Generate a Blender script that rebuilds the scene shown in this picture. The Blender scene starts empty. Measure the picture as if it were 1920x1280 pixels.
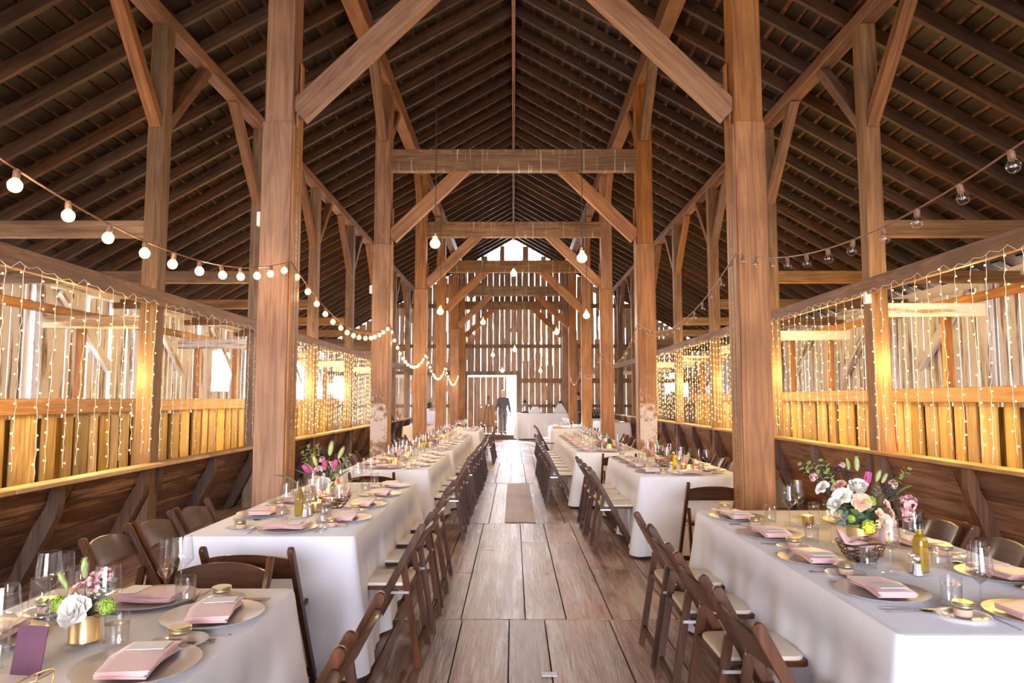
import bpy, bmesh, math, random
from mathutils import Vector, Matrix, Euler
from math import sin, cos, pi, radians, sqrt, atan2
R = random.Random(11)
S = bpy.context.scene
COL = S.collection
PI = pi

# ---------------------------------------------------------------- camera, world, exposure
EYE = 1.5
cam = bpy.data.cameras.new('camera'); cam.sensor_width = 36; cam.lens = 1300/1920*36
cam.clip_start = .05; cam.clip_end = 300
camo = bpy.data.objects.new('camera', cam); COL.objects.link(camo)
camo.location = (0, 0, EYE); camo.rotation_euler = (radians(90+4.75), 0, radians(.132))
S.camera = camo
S.view_settings.view_transform = 'Standard'; S.view_settings.look = 'None'
S.view_settings.gamma = 1; S.view_settings.use_curve_mapping = False
S.view_settings.exposure = 1.98
W = bpy.data.worlds.new('sky'); S.world = W; W.use_nodes = True
bg = W.node_tree.nodes['Background']; bg.inputs[0].default_value = (.80, .845, 1, 1); bg.inputs[1].default_value = 10.0
cy = S.cycles
cy.use_denoising = True; cy.max_bounces = 7; cy.diffuse_bounces = 4; cy.glossy_bounces = 3
cy.transmission_bounces = 4; cy.transparent_max_bounces = 24
cy.caustics_reflective = False; cy.caustics_refractive = False
cy.sample_clamp_indirect = 4; cy.use_light_tree = True
cy.use_adaptive_sampling = True; cy.adaptive_threshold = 0.02

def portal(name, loc, rot, sx, sy):
    l = bpy.data.lights.new(name, 'AREA'); l.shape = 'RECTANGLE'; l.size = sx; l.size_y = sy
    l.cycles.is_portal = True
    o = bpy.data.objects.new(name, l); COL.objects.link(o); o.location = loc; o.rotation_euler = rot
portal('front_doorway_daylight', (0.15, -9.0, 2.05), (radians(90), 0, 0), 6.3, 4.1)
portal('end_doorway_daylight', (-.1, 26.98, 1.3), (radians(-90), 0, 0), .5, 2.4)
sun = bpy.data.lights.new('sun', 'SUN'); sun.energy = 14.0; sun.angle = radians(1.0); sun.color = (1, .93, .82)
suno = bpy.data.objects.new('sun', sun); COL.objects.link(suno)
suno.rotation_euler = (radians(-52), 0, radians(12))    # low sun beyond the far gable

# ---------------------------------------------------------------- materials
def nodes(name):
    m = bpy.data.materials.new(name); m.use_nodes = True
    nt = m.node_tree; b = nt.nodes['Principled BSDF']
    return m, nt, b
def N(nt, t, **kw):
    n = nt.nodes.new(t)
    for k, v in kw.items():
        if k in n.inputs.keys() if not hasattr(n, k) else False: n.inputs[k].default_value = v
        elif hasattr(n, k): setattr(n, k, v)
    return n
def L(nt, a, b): nt.links.new(a, b)
def plain(name, col, rough=.5, metal=0, spec=.5, coat=0, emit=None, es=0, sheen=0, sss=0):
    m, nt, b = nodes(name)
    b.inputs['Base Color'].default_value = (*col, 1); b.inputs['Roughness'].default_value = rough
    b.inputs['Metallic'].default_value = metal; b.inputs['Specular IOR Level'].default_value = spec
    b.inputs['Coat Weight'].default_value = coat
    if sheen: b.inputs['Sheen Weight'].default_value = sheen
    if emit: b.inputs['Emission Color'].default_value = (*emit, 1); b.inputs['Emission Strength'].default_value = es
    return m
def ramp(nt, fac, stops):
    r = N(nt, 'ShaderNodeValToRGB'); e = r.color_ramp.elements
    e[0].position, e[0].color = stops[0][0], (*stops[0][1], 1)
    e[1].position, e[1].color = stops[-1][0], (*stops[-1][1], 1)
    for p, c in stops[1:-1]:
        x = e.new(p); x.color = (*c, 1)
    L(nt, fac, r.inputs[0]); return r.outputs[0]
def mixc(nt, a, b, fac, mode='MIX'):
    n = N(nt, 'ShaderNodeMix'); n.data_type = 'RGBA'; n.blend_type = mode
    for s, v in ((0, fac), (6, a), (7, b)):
        if hasattr(v, 'is_linked') or hasattr(v, 'links'): L(nt, v, n.inputs[s])
        else: n.inputs[s].default_value = v if s == 0 else (*v, 1)
    return n.outputs[2]
def mathn(nt, op, a, b=None, c=None):
    n = N(nt, 'ShaderNodeMath', operation=op)
    for i, v in enumerate((a, b, c)):
        if v is None: continue
        if hasattr(v, 'links'): L(nt, v, n.inputs[i])
        else: n.inputs[i].default_value = v
    return n.outputs[0]
def wood(name, light, dark, axis='Z', rough=.6, vary=.35, scale=1.0, islands=False, wear=None, wearamt=.5, bump=.25, spec=.4, coat=0, knots=False):
    """grain runs along one local axis; every board or timber gets its own shade and figure"""
    m, nt, b = nodes(name)
    tc = N(nt, 'ShaderNodeTexCoord'); oi = N(nt, 'ShaderNodeObjectInfo')
    rnd = oi.outputs['Random']
    if islands:
        g = N(nt, 'ShaderNodeNewGeometry'); rnd = mathn(nt, 'FRACT', mathn(nt, 'ADD', g.outputs['Random Per Island'], rnd))
    off = N(nt, 'ShaderNodeCombineXYZ')
    L(nt, mathn(nt, 'MULTIPLY', rnd, 37.0), off.inputs[0]); L(nt, mathn(nt, 'MULTIPLY', rnd, 71.0), off.inputs[1]); L(nt, mathn(nt, 'MULTIPLY', rnd, 53.0), off.inputs[2])
    add = N(nt, 'ShaderNodeVectorMath', operation='ADD'); L(nt, tc.outputs['Object'], add.inputs[0]); L(nt, off.outputs[0], add.inputs[1])
    mp = N(nt, 'ShaderNodeMapping'); L(nt, add.outputs[0], mp.inputs[0])
    a, c = .9*scale, 15*scale
    mp.inputs['Scale'].default_value = {'X': (a, c, c), 'Y': (c, a, c), 'Z': (c, c, a)}[axis]
    n1 = N(nt, 'ShaderNodeTexNoise'); L(nt, mp.outputs[0], n1.inputs['Vector']); n1.inputs['Scale'].default_value = 1.2; n1.inputs['Detail'].default_value = 6; n1.inputs['Distortion'].default_value = 1.4
    # rings: sine of a slow stretched noise
    n2 = N(nt, 'ShaderNodeTexNoise'); L(nt, mp.outputs[0], n2.inputs['Vector']); n2.inputs['Scale'].default_value = .32; n2.inputs['Detail'].default_value = 1; n2.inputs['Distortion'].default_value = .6
    rings = mathn(nt, 'MULTIPLY_ADD', mathn(nt, 'SINE', mathn(nt, 'MULTIPLY', n2.outputs[0], 130.0)), .5, .5)
    f = mathn(nt, 'ADD', mathn(nt, 'MULTIPLY', n1.outputs[0], .9), mathn(nt, 'MULTIPLY', rings, .10))
    col = ramp(nt, f, [(.33, dark), (.52, tuple((x+y)/2 for x, y in zip(light, dark))), (.70, light)])
    # shade of the whole board
    v = mathn(nt, 'MULTIPLY_ADD', rnd, vary*2, 1-vary)
    hs = N(nt, 'ShaderNodeHueSaturation'); L(nt, col, hs.inputs['Color']); L(nt, v, hs.inputs['Value'])
    L(nt, mathn(nt, 'MULTIPLY_ADD', mathn(nt, 'FRACT', mathn(nt, 'MULTIPLY', rnd, 7.3)), .3, .8), hs.inputs['Saturation'])
    col = hs.outputs[0]
    # slow blotches
    n3 = N(nt, 'ShaderNodeTexNoise'); L(nt, add.outputs[0], n3.inputs['Vector']); n3.inputs['Scale'].default_value = 1.7; n3.inputs['Detail'].default_value = 4
    col = mixc(nt, col, tuple(x*.45 for x in dark), mathn(nt, 'MULTIPLY', mathn(nt, 'SUBTRACT', n3.outputs[0], .45), 1.6), 'MIX') if True else col
    if wear:
        n4 = N(nt, 'ShaderNodeTexNoise'); L(nt, mp.outputs[0], n4.inputs['Vector']); n4.inputs['Scale'].default_value = .55; n4.inputs['Detail'].default_value = 8; n4.inputs['Roughness'].default_value = .7
        w = ramp(nt, n4.outputs[0], [(.62-.3*wearamt, (0, 0, 0)), (.70-.3*wearamt, (1, 1, 1))])
        col = mixc(nt, col, wear, mathn(nt, 'MULTIPLY', w, .85))
    if knots:
        mk = N(nt, 'ShaderNodeMapping'); L(nt, add.outputs[0], mk.inputs[0]); mk.inputs['Scale'].default_value = {'X': (1.6, 4, 4), 'Y': (4, 1.6, 4), 'Z': (4, 4, 1.6)}[axis]
        vo = N(nt, 'ShaderNodeTexVoronoi'); vo.voronoi_dimensions = '3D'; L(nt, mk.outputs[0], vo.inputs['Vector']); vo.inputs['Scale'].default_value = .9
        kf = ramp(nt, vo.outputs['Distance'], [(.05, (1, 1, 1)), (.12, (0, 0, 0))]); col = mixc(nt, col, tuple(x*.35 for x in dark), mathn(nt, 'MULTIPLY', kf, .8))
        n5 = N(nt, 'ShaderNodeTexNoise'); L(nt, add.outputs[0], n5.inputs['Vector']); n5.inputs['Scale'].default_value = 55; n5.inputs['Detail'].default_value = 3
        col = mixc(nt, col, tuple(x*.4 for x in dark), ramp(nt, n5.outputs[0], [(.66, (0, 0, 0)), (.76, (1, 1, 1))]))
    L(nt, col, b.inputs['Base Color'])
    b.inputs['Specular IOR Level'].default_value = spec
    b.inputs['Coat Weight'].default_value = coat; b.inputs['Coat Roughness'].default_value = .12
    L(nt, mathn(nt, 'MULTIPLY_ADD', n1.outputs[0], .3, rough-.15), b.inputs['Roughness'])
    if bump:
        bp = N(nt, 'ShaderNodeBump'); bp.inputs['Strength'].default_value = bump; bp.inputs['Distance'].default_value = .01
        L(nt, f, bp.inputs['Height']); L(nt, bp.outputs[0], b.inputs['Normal'])
    return m
def fabric(name, col, rough=.85, sheen=.2, weave=900, spec=.3, varc=None):
    m, nt, b = nodes(name)
    tc = N(nt, 'ShaderNodeTexCoord'); n = N(nt, 'ShaderNodeTexNoise'); L(nt, tc.outputs['Object'], n.inputs['Vector'])
    n.inputs['Scale'].default_value = 9; n.inputs['Detail'].default_value = 5
    c = mixc(nt, col, varc or tuple(x*.92 for x in col), n.outputs[0]); L(nt, c, b.inputs['Base Color'])
    b.inputs['Roughness'].default_value = rough; b.inputs['Sheen Weight'].default_value = sheen; b.inputs['Specular IOR Level'].default_value = spec
    n2 = N(nt, 'ShaderNodeTexNoise'); L(nt, tc.outputs['Object'], n2.inputs['Vector']); n2.inputs['Scale'].default_value = weave/4
    bp = N(nt, 'ShaderNodeBump'); bp.inputs['Strength'].default_value = .12; bp.inputs['Distance'].default_value = .002
    L(nt, n2.outputs[0], bp.inputs['Height']); L(nt, bp.outputs[0], b.inputs['Normal'])
    return m
def thin_glass(name, tint=(.97, .98, .98), k=1.6, rough=.02):
    m = bpy.data.materials.new(name); m.use_nodes = True; nt = m.node_tree; nt.nodes.clear()
    out = N(nt, 'ShaderNodeOutputMaterial'); mx = N(nt, 'ShaderNodeMixShader')
    tr = N(nt, 'ShaderNodeBsdfTransparent'); tr.inputs[0].default_value = (*tint, 1)
    gl = N(nt, 'ShaderNodeBsdfGlossy'); gl.inputs['Roughness'].default_value = rough
    lw = N(nt, 'ShaderNodeLayerWeight'); lw.inputs[0].default_value = .5
    L(nt, mathn(nt, 'MULTIPLY_ADD', mathn(nt, 'POWER', lw.outputs['Facing'], 3.0), .50*k/1.6, .045*k), mx.inputs[0])
    L(nt, tr.outputs[0], mx.inputs[1]); L(nt, gl.outputs[0], mx.inputs[2]); L(nt, mx.outputs[0], out.inputs[0])
    return m
def glow(name, col, s):
    m = bpy.data.materials.new(name); m.use_nodes = True; nt = m.node_tree; nt.nodes.clear()
    out = N(nt, 'ShaderNodeOutputMaterial'); e = N(nt, 'ShaderNodeEmission'); e.inputs[0].default_value = (*col, 1); e.inputs[1].default_value = s
    L(nt, e.outputs[0], out.inputs[0]); m.cycles.emission_sampling = 'NONE'; return m

M = {}
M['post'] = wood('honey brown timber', (.47, .215, .07), (.24, .09, .028), vary=.12, scale=.9)
M['timber'] = wood('old brown timber', (.32, .18, .085), (.14, .07, .03), vary=.25)
M['purlin'] = wood('reddish timber', (.30, .145, .065), (.13, .055, .028), vary=.2)
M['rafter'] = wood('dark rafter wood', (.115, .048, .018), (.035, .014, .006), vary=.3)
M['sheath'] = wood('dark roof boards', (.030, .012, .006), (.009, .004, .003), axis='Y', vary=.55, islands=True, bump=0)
M['shingle'] = wood('reddish shingles', (.20, .06, .025), (.03, .012, .008), axis='X', vary=.4, bump=0)
M['beam'] = wood('crossbeam with white drips', (.33, .18, .08), (.16, .08, .035), axis='X', vary=.12)
M['oboard'] = wood('whitewashed weathered boards', (.45, .30, .20), (.16, .09, .055), islands=True, vary=.3, wear=(.86, .80, .76), wearamt=.72)
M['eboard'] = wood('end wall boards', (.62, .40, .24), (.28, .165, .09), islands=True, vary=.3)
M['pboard'] = wood('stall boards', (.66, .42, .14), (.32, .17, .05), islands=True, vary=.35)
M['prail'] = wood('stall rail wood', (.50, .27, .11), (.24, .11, .045), axis='Y', vary=.15)
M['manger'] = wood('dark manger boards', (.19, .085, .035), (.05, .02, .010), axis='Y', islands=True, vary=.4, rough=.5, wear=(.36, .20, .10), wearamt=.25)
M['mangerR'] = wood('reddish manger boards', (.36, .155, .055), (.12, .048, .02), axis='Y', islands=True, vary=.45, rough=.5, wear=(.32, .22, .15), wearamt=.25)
M['rib'] = wood('manger rib wood', (.16, .072, .032), (.06, .027, .014), vary=.3)
M['rail'] = wood('pale manger rail', (.62, .38, .18), (.36, .19, .08), axis='Y', vary=.12)
M['floor'] = wood('worn floor planks', (.57, .34, .25), (.22, .108, .072), axis='Y', islands=True, vary=.24, rough=.42, wear=(.56, .47, .43), wearamt=.30, scale=1.25, spec=.5, bump=.3, knots=True)
M['chair'] = wood('dark fruitwood', (.12, .038, .011), (.05, .016, .005), vary=.1, rough=.4, bump=0, coat=.12, spec=.25)
M['chairx'] = wood('dark fruitwood slat', (.12, .038, .011), (.05, .016, .005), axis='X', vary=.1, rough=.38, bump=0, coat=.2)
M['pad'] = plain('ivory vinyl pad', (.72, .60, .47), .4)
M['steel'] = plain('bright steel', (.62, .62, .64), .28, 1)
M['charger'] = plain('brushed silver charger', (.60, .55, .55), .36, .6)
M['cutlery'] = plain('polished cutlery', (.66, .64, .62), .18, 1)
M['cloth'] = fabric('white linen', (.80, .79, .83), .9, .15)
M['napkin'] = fabric('blush satin', (.74, .43, .41), .40, .3, 500, .5)
M['paper'] = plain('white paper', (.86, .84, .88), .6)
M['china'] = plain('white china', (.82, .79, .76), .15, 0, .6)
M['glass'] = thin_glass('clear glass', (.985, .988, .988), 2.1)
M['glasst'] = thin_glass('clear tumbler glass', (.985, .992, .99), 2.1)
M['glassf'] = thin_glass('clear glass foot', (.99, .99, .99), 1.0, .08)
M['water'] = thin_glass('water', (.98, .985, .99), 2.4)
M['gold'] = plain('brass gold', (.72, .50, .22), .32, 1)
M['lid'] = plain('pale gold lid', (.62, .58, .36), .35, 1)
M['sugar'] = plain('pink salt', (.78, .50, .38), .8)
M['oil'] = plain('olive oil', (.42, .24, .008), .08, 0, .6, .5)
M['black'] = plain('black rubber', (.02, .02, .025), .4)
M['wire'] = plain('white wire', (.80, .76, .68), .5)
M['cable'] = plain('brown cable', (.22, .11, .06), .5)
M['cableD'] = plain('dark cable', (.03, .025, .02), .5)
M['bask'] = plain('dark metal wire', (.09, .045, .045), .35, .8)
M['fairy'] = glow('warm fairy light', (1, .47, .10), 5.0)
M['bulbon'] = glow('warm globe bulb', (1, .52, .15), 2.4)
M['pendon'] = glow('bright filament bulb', (1, .60, .25), 4)
M['bulboff'] = thin_glass('unlit bulb glass', (.99, .97, .94), 2.0)
M['flame'] = glow('candle flame', (1, .6, .15), 5)
M['purple'] = plain('deep purple card', (.07, .02, .055), .5)
M['cork'] = fabric('cork board', (.50, .27, .13), .9, 0, 300)
M['bottle'] = plain('dark green bottle', (.015, .025, .015), .1, 0, .6)
M['bread'] = plain('bread crust', (.42, .22, .09), .8)
M['skin'] = plain('skin', (.62, .36, .26), .5)
M['shirt'] = plain('dark grey shirt', (.10, .10, .11), .85)
M['trousers'] = plain('grey trousers', (.14, .14, .15), .85)
M['hairg'] = plain('grey hair', (.55, .50, .45), .7)
M['hairb'] = plain('black hair', (.02, .015, .012), .5)
M['fern'] = plain('white plastic', (.8, .8, .8), .4)
for k, c in dict(leafl=(.28, .45, .08), leafd=(.03, .09, .03), leafg=(.17, .26, .22), fwhite=(.92, .88, .78), fcream=(.88, .74, .55), fpeach=(.90, .52, .36), fpink=(.86, .48, .48), fmag=(.55, .09, .26), fdark=(.03, .01, .02), tail=(.48, .58, .22), hyd=(.33, .48, .05), stem=(.10, .20, .04)).items():
    M[k] = plain(k, c, .55, sheen=.1)

# ---------------------------------------------------------------- builders
def tag(o, label=None, cat=None, group=None, kind=None):
    if label: o['label'] = label
    if cat: o['category'] = cat
    if group: o['group'] = group
    if kind: o['kind'] = kind
    return o
def empty(name, loc=(0, 0, 0), rz=0, label=None, cat=None, group=None):
    o = bpy.data.objects.new(name, None); COL.objects.link(o); o.location = loc; o.rotation_euler = (0, 0, rz)
    o.empty_display_size = .05
    return tag(o, label, cat, group)
def obj(name, bm, mat, parent=None, smooth=False, label=None, cat=None, group=None, kind=None, loc=None, rot=None):
    me = bpy.data.meshes.new(name)
    bmesh.ops.recalc_face_normals(bm, faces=bm.faces)
    bm.to_mesh(me); bm.free()
    if smooth:
        me.shade_smooth()
        if smooth != 'all': me.set_sharp_from_angle(angle=radians(38))
    for mm in (mat if isinstance(mat, (list, tuple)) else [mat]): me.materials.append(mm)
    o = bpy.data.objects.new(name, me); COL.objects.link(o)
    if parent: o.parent = parent
    if loc: o.location = loc
    if rot: o.rotation_euler = rot
    return tag(o, label, cat, group, kind)
def children(o): return [c for c in KIDS.get(o.name, [])]
def copy_tree(o, loc=None, rz=None, label=None, group=None, parent=None, scale=None):
    c = o.copy(); COL.objects.link(c)
    if parent: c.parent = parent
    if loc is not None: c.location = loc
    if rz is not None: c.rotation_euler = (0, 0, rz)
    if label: c['label'] = label
    if group: c['group'] = group
    if scale: c.scale = (scale,)*3
    for k in o.children: copy_tree(k, parent=c)
    return c
class Stamp:
    """first use places the prototype itself, later uses place copies of it and of its parts"""
    def __init__(s, proto): s.p = proto; s.used = False
    def put(s, loc, rz, label, group=None, scale=None):
        if not s.used:
            s.used = True; o = s.p
            o.location = loc; o.rotation_euler = (0, 0, rz); o['label'] = label
            if group: o['group'] = group
            if scale: o.scale = (scale,)*3
            return o
        return copy_tree(s.p, loc, rz, label, group, scale=scale)
def box(bm, x0, x1, y0, y1, z0, z1):
    v = [bm.verts.new(p) for p in ((x0, y0, z0), (x1, y0, z0), (x1, y1, z0), (x0, y1, z0), (x0, y0, z1), (x1, y0, z1), (x1, y1, z1), (x0, y1, z1))]
    for f in ((3, 2, 1, 0), (4, 5, 6, 7), (0, 1, 5, 4), (1, 2, 6, 5), (2, 3, 7, 6), (3, 0, 4, 7)): bm.faces.new([v[i] for i in f])
    return v
def bar(bm, p0, p1, w, d, ref=(0, 0, 1)):
    """box from p0 to p1; w across (perpendicular to ref), d along ref"""
    p0, p1 = Vector(p0), Vector(p1); a = (p1-p0).normalized(); r = Vector(ref)
    s = a.cross(r)
    if s.length < 1e-4: s = a.cross(Vector((1, 0, 0)))
    s.normalize(); u = s.cross(a).normalized()
    v = []
    for p in (p0, p1):
        for i, j in ((-1, -1), (1, -1), (1, 1), (-1, 1)): v.append(bm.verts.new(p + s*(w/2*i) + u*(d/2*j)))
    for f in ((3, 2, 1, 0), (4, 5, 6, 7), (0, 1, 5, 4), (1, 2, 6, 5), (2, 3, 7, 6), (3, 0, 4, 7)): bm.faces.new([v[i] for i in f])
def tube(bm, pts, r, n=5, cap=True):
    pts = [Vector(p) for p in pts]; rings = []
    rr = r if isinstance(r, (list, tuple)) else [r]*len(pts)
    for i, p in enumerate(pts):
        a = (pts[min(i+1, len(pts)-1)] - pts[max(i-1, 0)]).normalized()
        s = a.cross(Vector((0, 0, 1)))
        if s.length < .05: s = a.cross(Vector((1, 0, 0)))
        s.normalize(); u = s.cross(a)
        rings.append([bm.verts.new(p + (s*cos(2*PI*k/n) + u*sin(2*PI*k/n))*rr[i]) for k in range(n)])
    for a, b in zip(rings, rings[1:]):
        for k in range(n): bm.faces.new((a[k], a[(k+1) % n], b[(k+1) % n], b[k]))
    if cap: bm.faces.new(rings[0][::-1]); bm.faces.new(rings[-1])
def lathe(bm, prof, n=20, c=(0, 0, 0), sx=1, sy=1, close=False):
    rings = []
    for r, z in prof:
        if r < 1e-5: rings.append([bm.verts.new((c[0], c[1], c[2]+z))])
        else: rings.append([bm.verts.new((c[0]+r*sx*cos(2*PI*k/n), c[1]+r*sy*sin(2*PI*k/n), c[2]+z)) for k in range(n)])
    for a, b in zip(rings, rings[1:]):
        for k in range(n):
            k2 = (k+1) % n
            if len(a) == 1 and len(b) == 1: break
            if len(a) == 1: bm.faces.new((a[0], b[k], b[k2]))
            elif len(b) == 1: bm.faces.new((a[k], a[k2], b[0]))
            else: bm.faces.new((a[k], a[k2], b[k2], b[k]))
def ball(bm, c, r, seg=8, rings=6, s=(1, 1, 1)):
    lathe(bm, [(r*sin(PI*i/rings)*s[0], -r*cos(PI*i/rings)*s[2]) for i in range(rings+1)], seg, c)
def prism(bm, poly, x0, x1):
    """poly of (y,z) extruded in x"""
    a = [bm.verts.new((x0, y, z)) for y, z in poly]; b = [bm.verts.new((x1, y, z)) for y, z in poly]
    n = len(poly)
    bm.faces.new(a[::-1]); bm.faces.new(b)
    for i in range(n): bm.faces.new((a[i], a[(i+1) % n], b[(i+1) % n], b[i]))
def BM(): return bmesh.new()
ORD = ['first', 'second', 'third', 'fourth', 'fifth', 'sixth', 'seventh', 'eighth', 'ninth', 'tenth', 'eleventh', 'twelfth', 'thirteenth', 'fourteenth', 'fifteenth', 'sixteenth', 'seventeenth']
def stick(name, p0, p1, w, d, mat, ref=(0, 0, 1), bev=.006, label=None, cat=None, group=None, kind=None, parent=None):
    """timber with its own axes: local Z runs along it"""
    p0, p1 = Vector(p0), Vector(p1); a = p1-p0; ln = a.length; a.normalize(); r = Vector(ref)
    s = a.cross(r); s = s.normalized() if s.length > 1e-4 else a.cross(Vector((1, 0, 0))).normalized(); u = s.cross(a)
    bm = BM(); box(bm, -w/2, w/2, -d/2, d/2, 0, ln)
    if bev: bmesh.ops.bevel(bm, geom=list(bm.edges), offset=bev, segments=1, affect='EDGES')
    o = obj(name, bm, mat, parent, label=label, cat=cat, group=group, kind=kind)
    o.matrix_world = Matrix((( s.x, -u.x, a.x, p0.x), (s.y, -u.y, a.y, p0.y), (s.z, -u.z, a.z, p0.z), (0, 0, 0, 1)))
    return o

# ---------------------------------------------------------------- the barn
Y0, Y1 = -9.0, 26.9
RIDGE, SLOPE = 7.66, .57
def rb(x): return RIDGE - SLOPE*abs(x)
XM, XO, XP, XW = 1.85, 3.6, 4.75, 7.4            # faces of main posts, manger posts, stall partition, outer wall
BENTS = [5.63, 10.2, 14.5, 18.63, 22.95]
OUT = [4.11+2.82*i for i in range(8)]
SIDE = {-1: 'left', 1: 'right'}
DZ = {-1: 0.0, 1: .12}
# drips on the crossbeams
def drip_wood():
    m = wood('crossbeam with pale drips', (.33, .19, .09), (.15, .075, .035), vary=.1); nt = m.node_tree; b = nt.nodes['Principled BSDF']
    src = b.inputs['Base Color'].links[0].from_socket
    tc = N(nt, 'ShaderNodeTexCoord'); mp = N(nt, 'ShaderNodeMapping'); L(nt, tc.outputs['Object'], mp.inputs[0]); mp.inputs['Scale'].default_value = (1.0, 1.3, 26)
    n = N(nt, 'ShaderNodeTexNoise'); L(nt, mp.outputs[0], n.inputs['Vector']); n.inputs['Scale'].default_value = 1.0; n.inputs['Detail'].default_value = 3
    w = ramp(nt, n.outputs[0], [(.60, (0, 0, 0)), (.66, (1, 1, 1))])
    L(nt, mixc(nt, src, (.62, .55, .40), mathn(nt, 'MULTIPLY', w, .75)), b.inputs['Base Color']); return m
M['drip'] = drip_wood()

# floor: wide planks laid in rows
bm = BM(); rows = [-9.2, -6.5, -3, 1.2, 4.89, 8.55, 12.6, 16.4, 20.2, 24.1, 26.9]
for r0, r1 in zip(rows, rows[1:]):
    x = -7.6 + R.uniform(0, .2)
    while x < 7.6:
        w = R.choice([.24, .28, .32, .36, .44]); cuts = [r0+.004]
        if R.random() < .5: cuts.append(r0 + (r1-r0)*R.uniform(.25, .75))
        cuts.append(r1-.004)
        for a, b_ in zip(cuts, cuts[1:]): box(bm, x+.005, x+w-.004, a+.003, b_-.003, -.06, R.uniform(-.004, 0))
        x += w
obj('floor', bm, M['floor'], kind='structure')
bm = BM(); box(bm, -60, 60, -60, 90, -.5, -.07)
obj('ground', bm, wood('pale dry ground', (.42, .38, .30), (.30, .27, .2), bump=0, vary=0), kind='structure')
bm = BM(); box(bm, -.11, .27, 8.62, 12.5, .001, .010)
obj('plywood_patch', bm, wood('plain plywood', (.58, .40, .31), (.46, .30, .22), axis='Y', vary=0, bump=0, rough=.6), label='thin plain plywood sheet laid flat along the middle of the aisle', cat='board')
for i, (x, y, w, d, lb) in enumerate([(.195, 3.93, .085, .06, 'small white paper tag stuck on the nearest floorboards'), (-.25, 7.1, .10, .05, 'small white scrap stuck on the floor left of aisle centre')]):
    bm = BM(); box(bm, x-w/2, x+w/2, y-d/2, y+d/2, .0005, .003); obj('paper_scrap', bm, M['paper'], label=lb, cat='scrap')

def boards(bm, axis, fixed, a0, a1, zlo, ztop, wlo, whi, gap, thick=.025, skip=None, lean=.0):
    a = a0
    while a < a1:
        w = R.uniform(wlo, whi); g = gap(a) if callable(gap) else R.uniform(*gap)
        b_ = min(a+w, a1)
        zs = [(zlo, ztop(a+w/2) if callable(ztop) else ztop)]
        if skip:
            for (s0, s1, t0, t1) in skip:
                if b_ > s0 and a < s1:
                    zs = [q for z0, z1 in zs for q in ((z0, min(z1, t0)), (max(z0, t1), z1)) if q[1]-q[0] > .02]
        for z0, z1 in zs:
            l0, l1 = R.uniform(-lean, lean), R.uniform(-lean, lean)
            j = R.uniform(0, .012)
            v = box(bm, a, b_, fixed+j, fixed+j+thick, z0, z1) if axis == 'x' else box(bm, fixed+j, fixed+j+thick, a, b_, z0, z1)
            for k in (4, 5, 6, 7):
                if axis == 'x': v[k].co.x += l1
                else: v[k].co.y += l1
        a = b_ + g
# outer side walls
bm = BM(); boards(bm, 'y', -XW-.05, Y0, Y1, 0, 3.45, .16, .30, lambda a: R.choice([.006, .012, .02, .035, .07]), skip=[(22.4, 24.4, 1.5, 2.8), (17.2, 17.9, 1.7, 2.7)], lean=.006)
obj('wall_left', bm, M['oboard'], kind='structure')
bm = BM(); boards(bm, 'y', XW, Y0, Y1, 0, 3.45, .16, .30, lambda a: R.choice([.004, .008, .012, .02]), lean=.006)
obj('wall_right', bm, M['oboard'], kind='structure')
# far gable wall, with ragged gaps and openings under the ridge
DOOR = (-1.82, .12, 0, 2.42)
bm = BM(); x = -7.4
while x < 7.4:
    w = R.uniform(.19, .29); zt = rb(x+w/2)+.1
    lo = 2.42 if (x+w > DOOR[0]+.05 and x < DOOR[1]-.02) else 0
    hole = (6.86, 9) if abs(x+w/2) < .24 else ((6.80, 9) if .55 < abs(x+w/2) < 1.05 else None)
    z = lo; pieces = [[]]
    while z < zt - .01:
        z2 = min(zt, z + R.uniform(.25, .8)); xm = x+w/2
        if hole and z < hole[0] < z2: z2 = hole[0]
        if hole and z >= hole[0]-.001: break
        if 2.5 < z < 3.6 and .4 < xm < 1.9: e = R.uniform(.008, .045)
        elif 3.6 < z < 5.0 and (abs(xm+2.6) < .12 or abs(xm+1.75) < .12 or abs(xm-2.45) < .12 or abs(xm-3.2) < .12): e = .08
        elif 3.6 < z < 5.0 and .6 < xm < 1.9: e = R.uniform(.002, .03)
        elif z > 5: e = R.choice([0, .002, .006, .012])
        elif z > 2.5: e = R.choice([0, .001, .003, .008, .014])
        else: e = R.choice([.001, .003, .007])
        gone = lo == 0 and ((5.95 < xm < 6.2 or 6.65 < xm < 6.95 or -7.2 < xm < -6.5) and 1.4 < z < 2.0)
        if gone: pieces.append([])
        else: pieces[-1].append((z, z2, e, R.uniform(.3, 1.2)*e))
        z = z2
    for pc in pieces:
        if not pc: continue
        left, right = [], []
        for z_, z2_, e, e2 in pc:
            left += [(x+e, z_+.02), (x+e, z2_-.02)]; right += [(x+w-e2, z_+.02), (x+w-e2, z2_-.02)]
        left[0] = (left[0][0], pc[0][0]); right[0] = (right[0][0], pc[0][0]); left[-1] = (left[-1][0], pc[-1][1]); right[-1] = (right[-1][0], pc[-1][1])
        va = [(bm.verts.new((p[0], Y1, p[1])), bm.verts.new((q_[0], Y1, q_[1])), bm.verts.new((p[0], Y1+.03, p[1])), bm.verts.new((q_[0], Y1+.03, q_[1]))) for p, q_ in zip(left, right)]
        for a, b_ in zip(va, va[1:]):
            bm.faces.new((a[0], a[1], b_[1], b_[0])); bm.faces.new((a[2], b_[2], b_[3], a[3])); bm.faces.new((a[0], b_[0], b_[2], a[2])); bm.faces.new((a[1], a[3], b_[3], b_[1]))
        bm.faces.new((va[0][0], va[0][2], va[0][3], va[0][1])); bm.faces.new((va[-1][0], va[-1][1], va[-1][3], va[-1][2]))
    x += w
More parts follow.
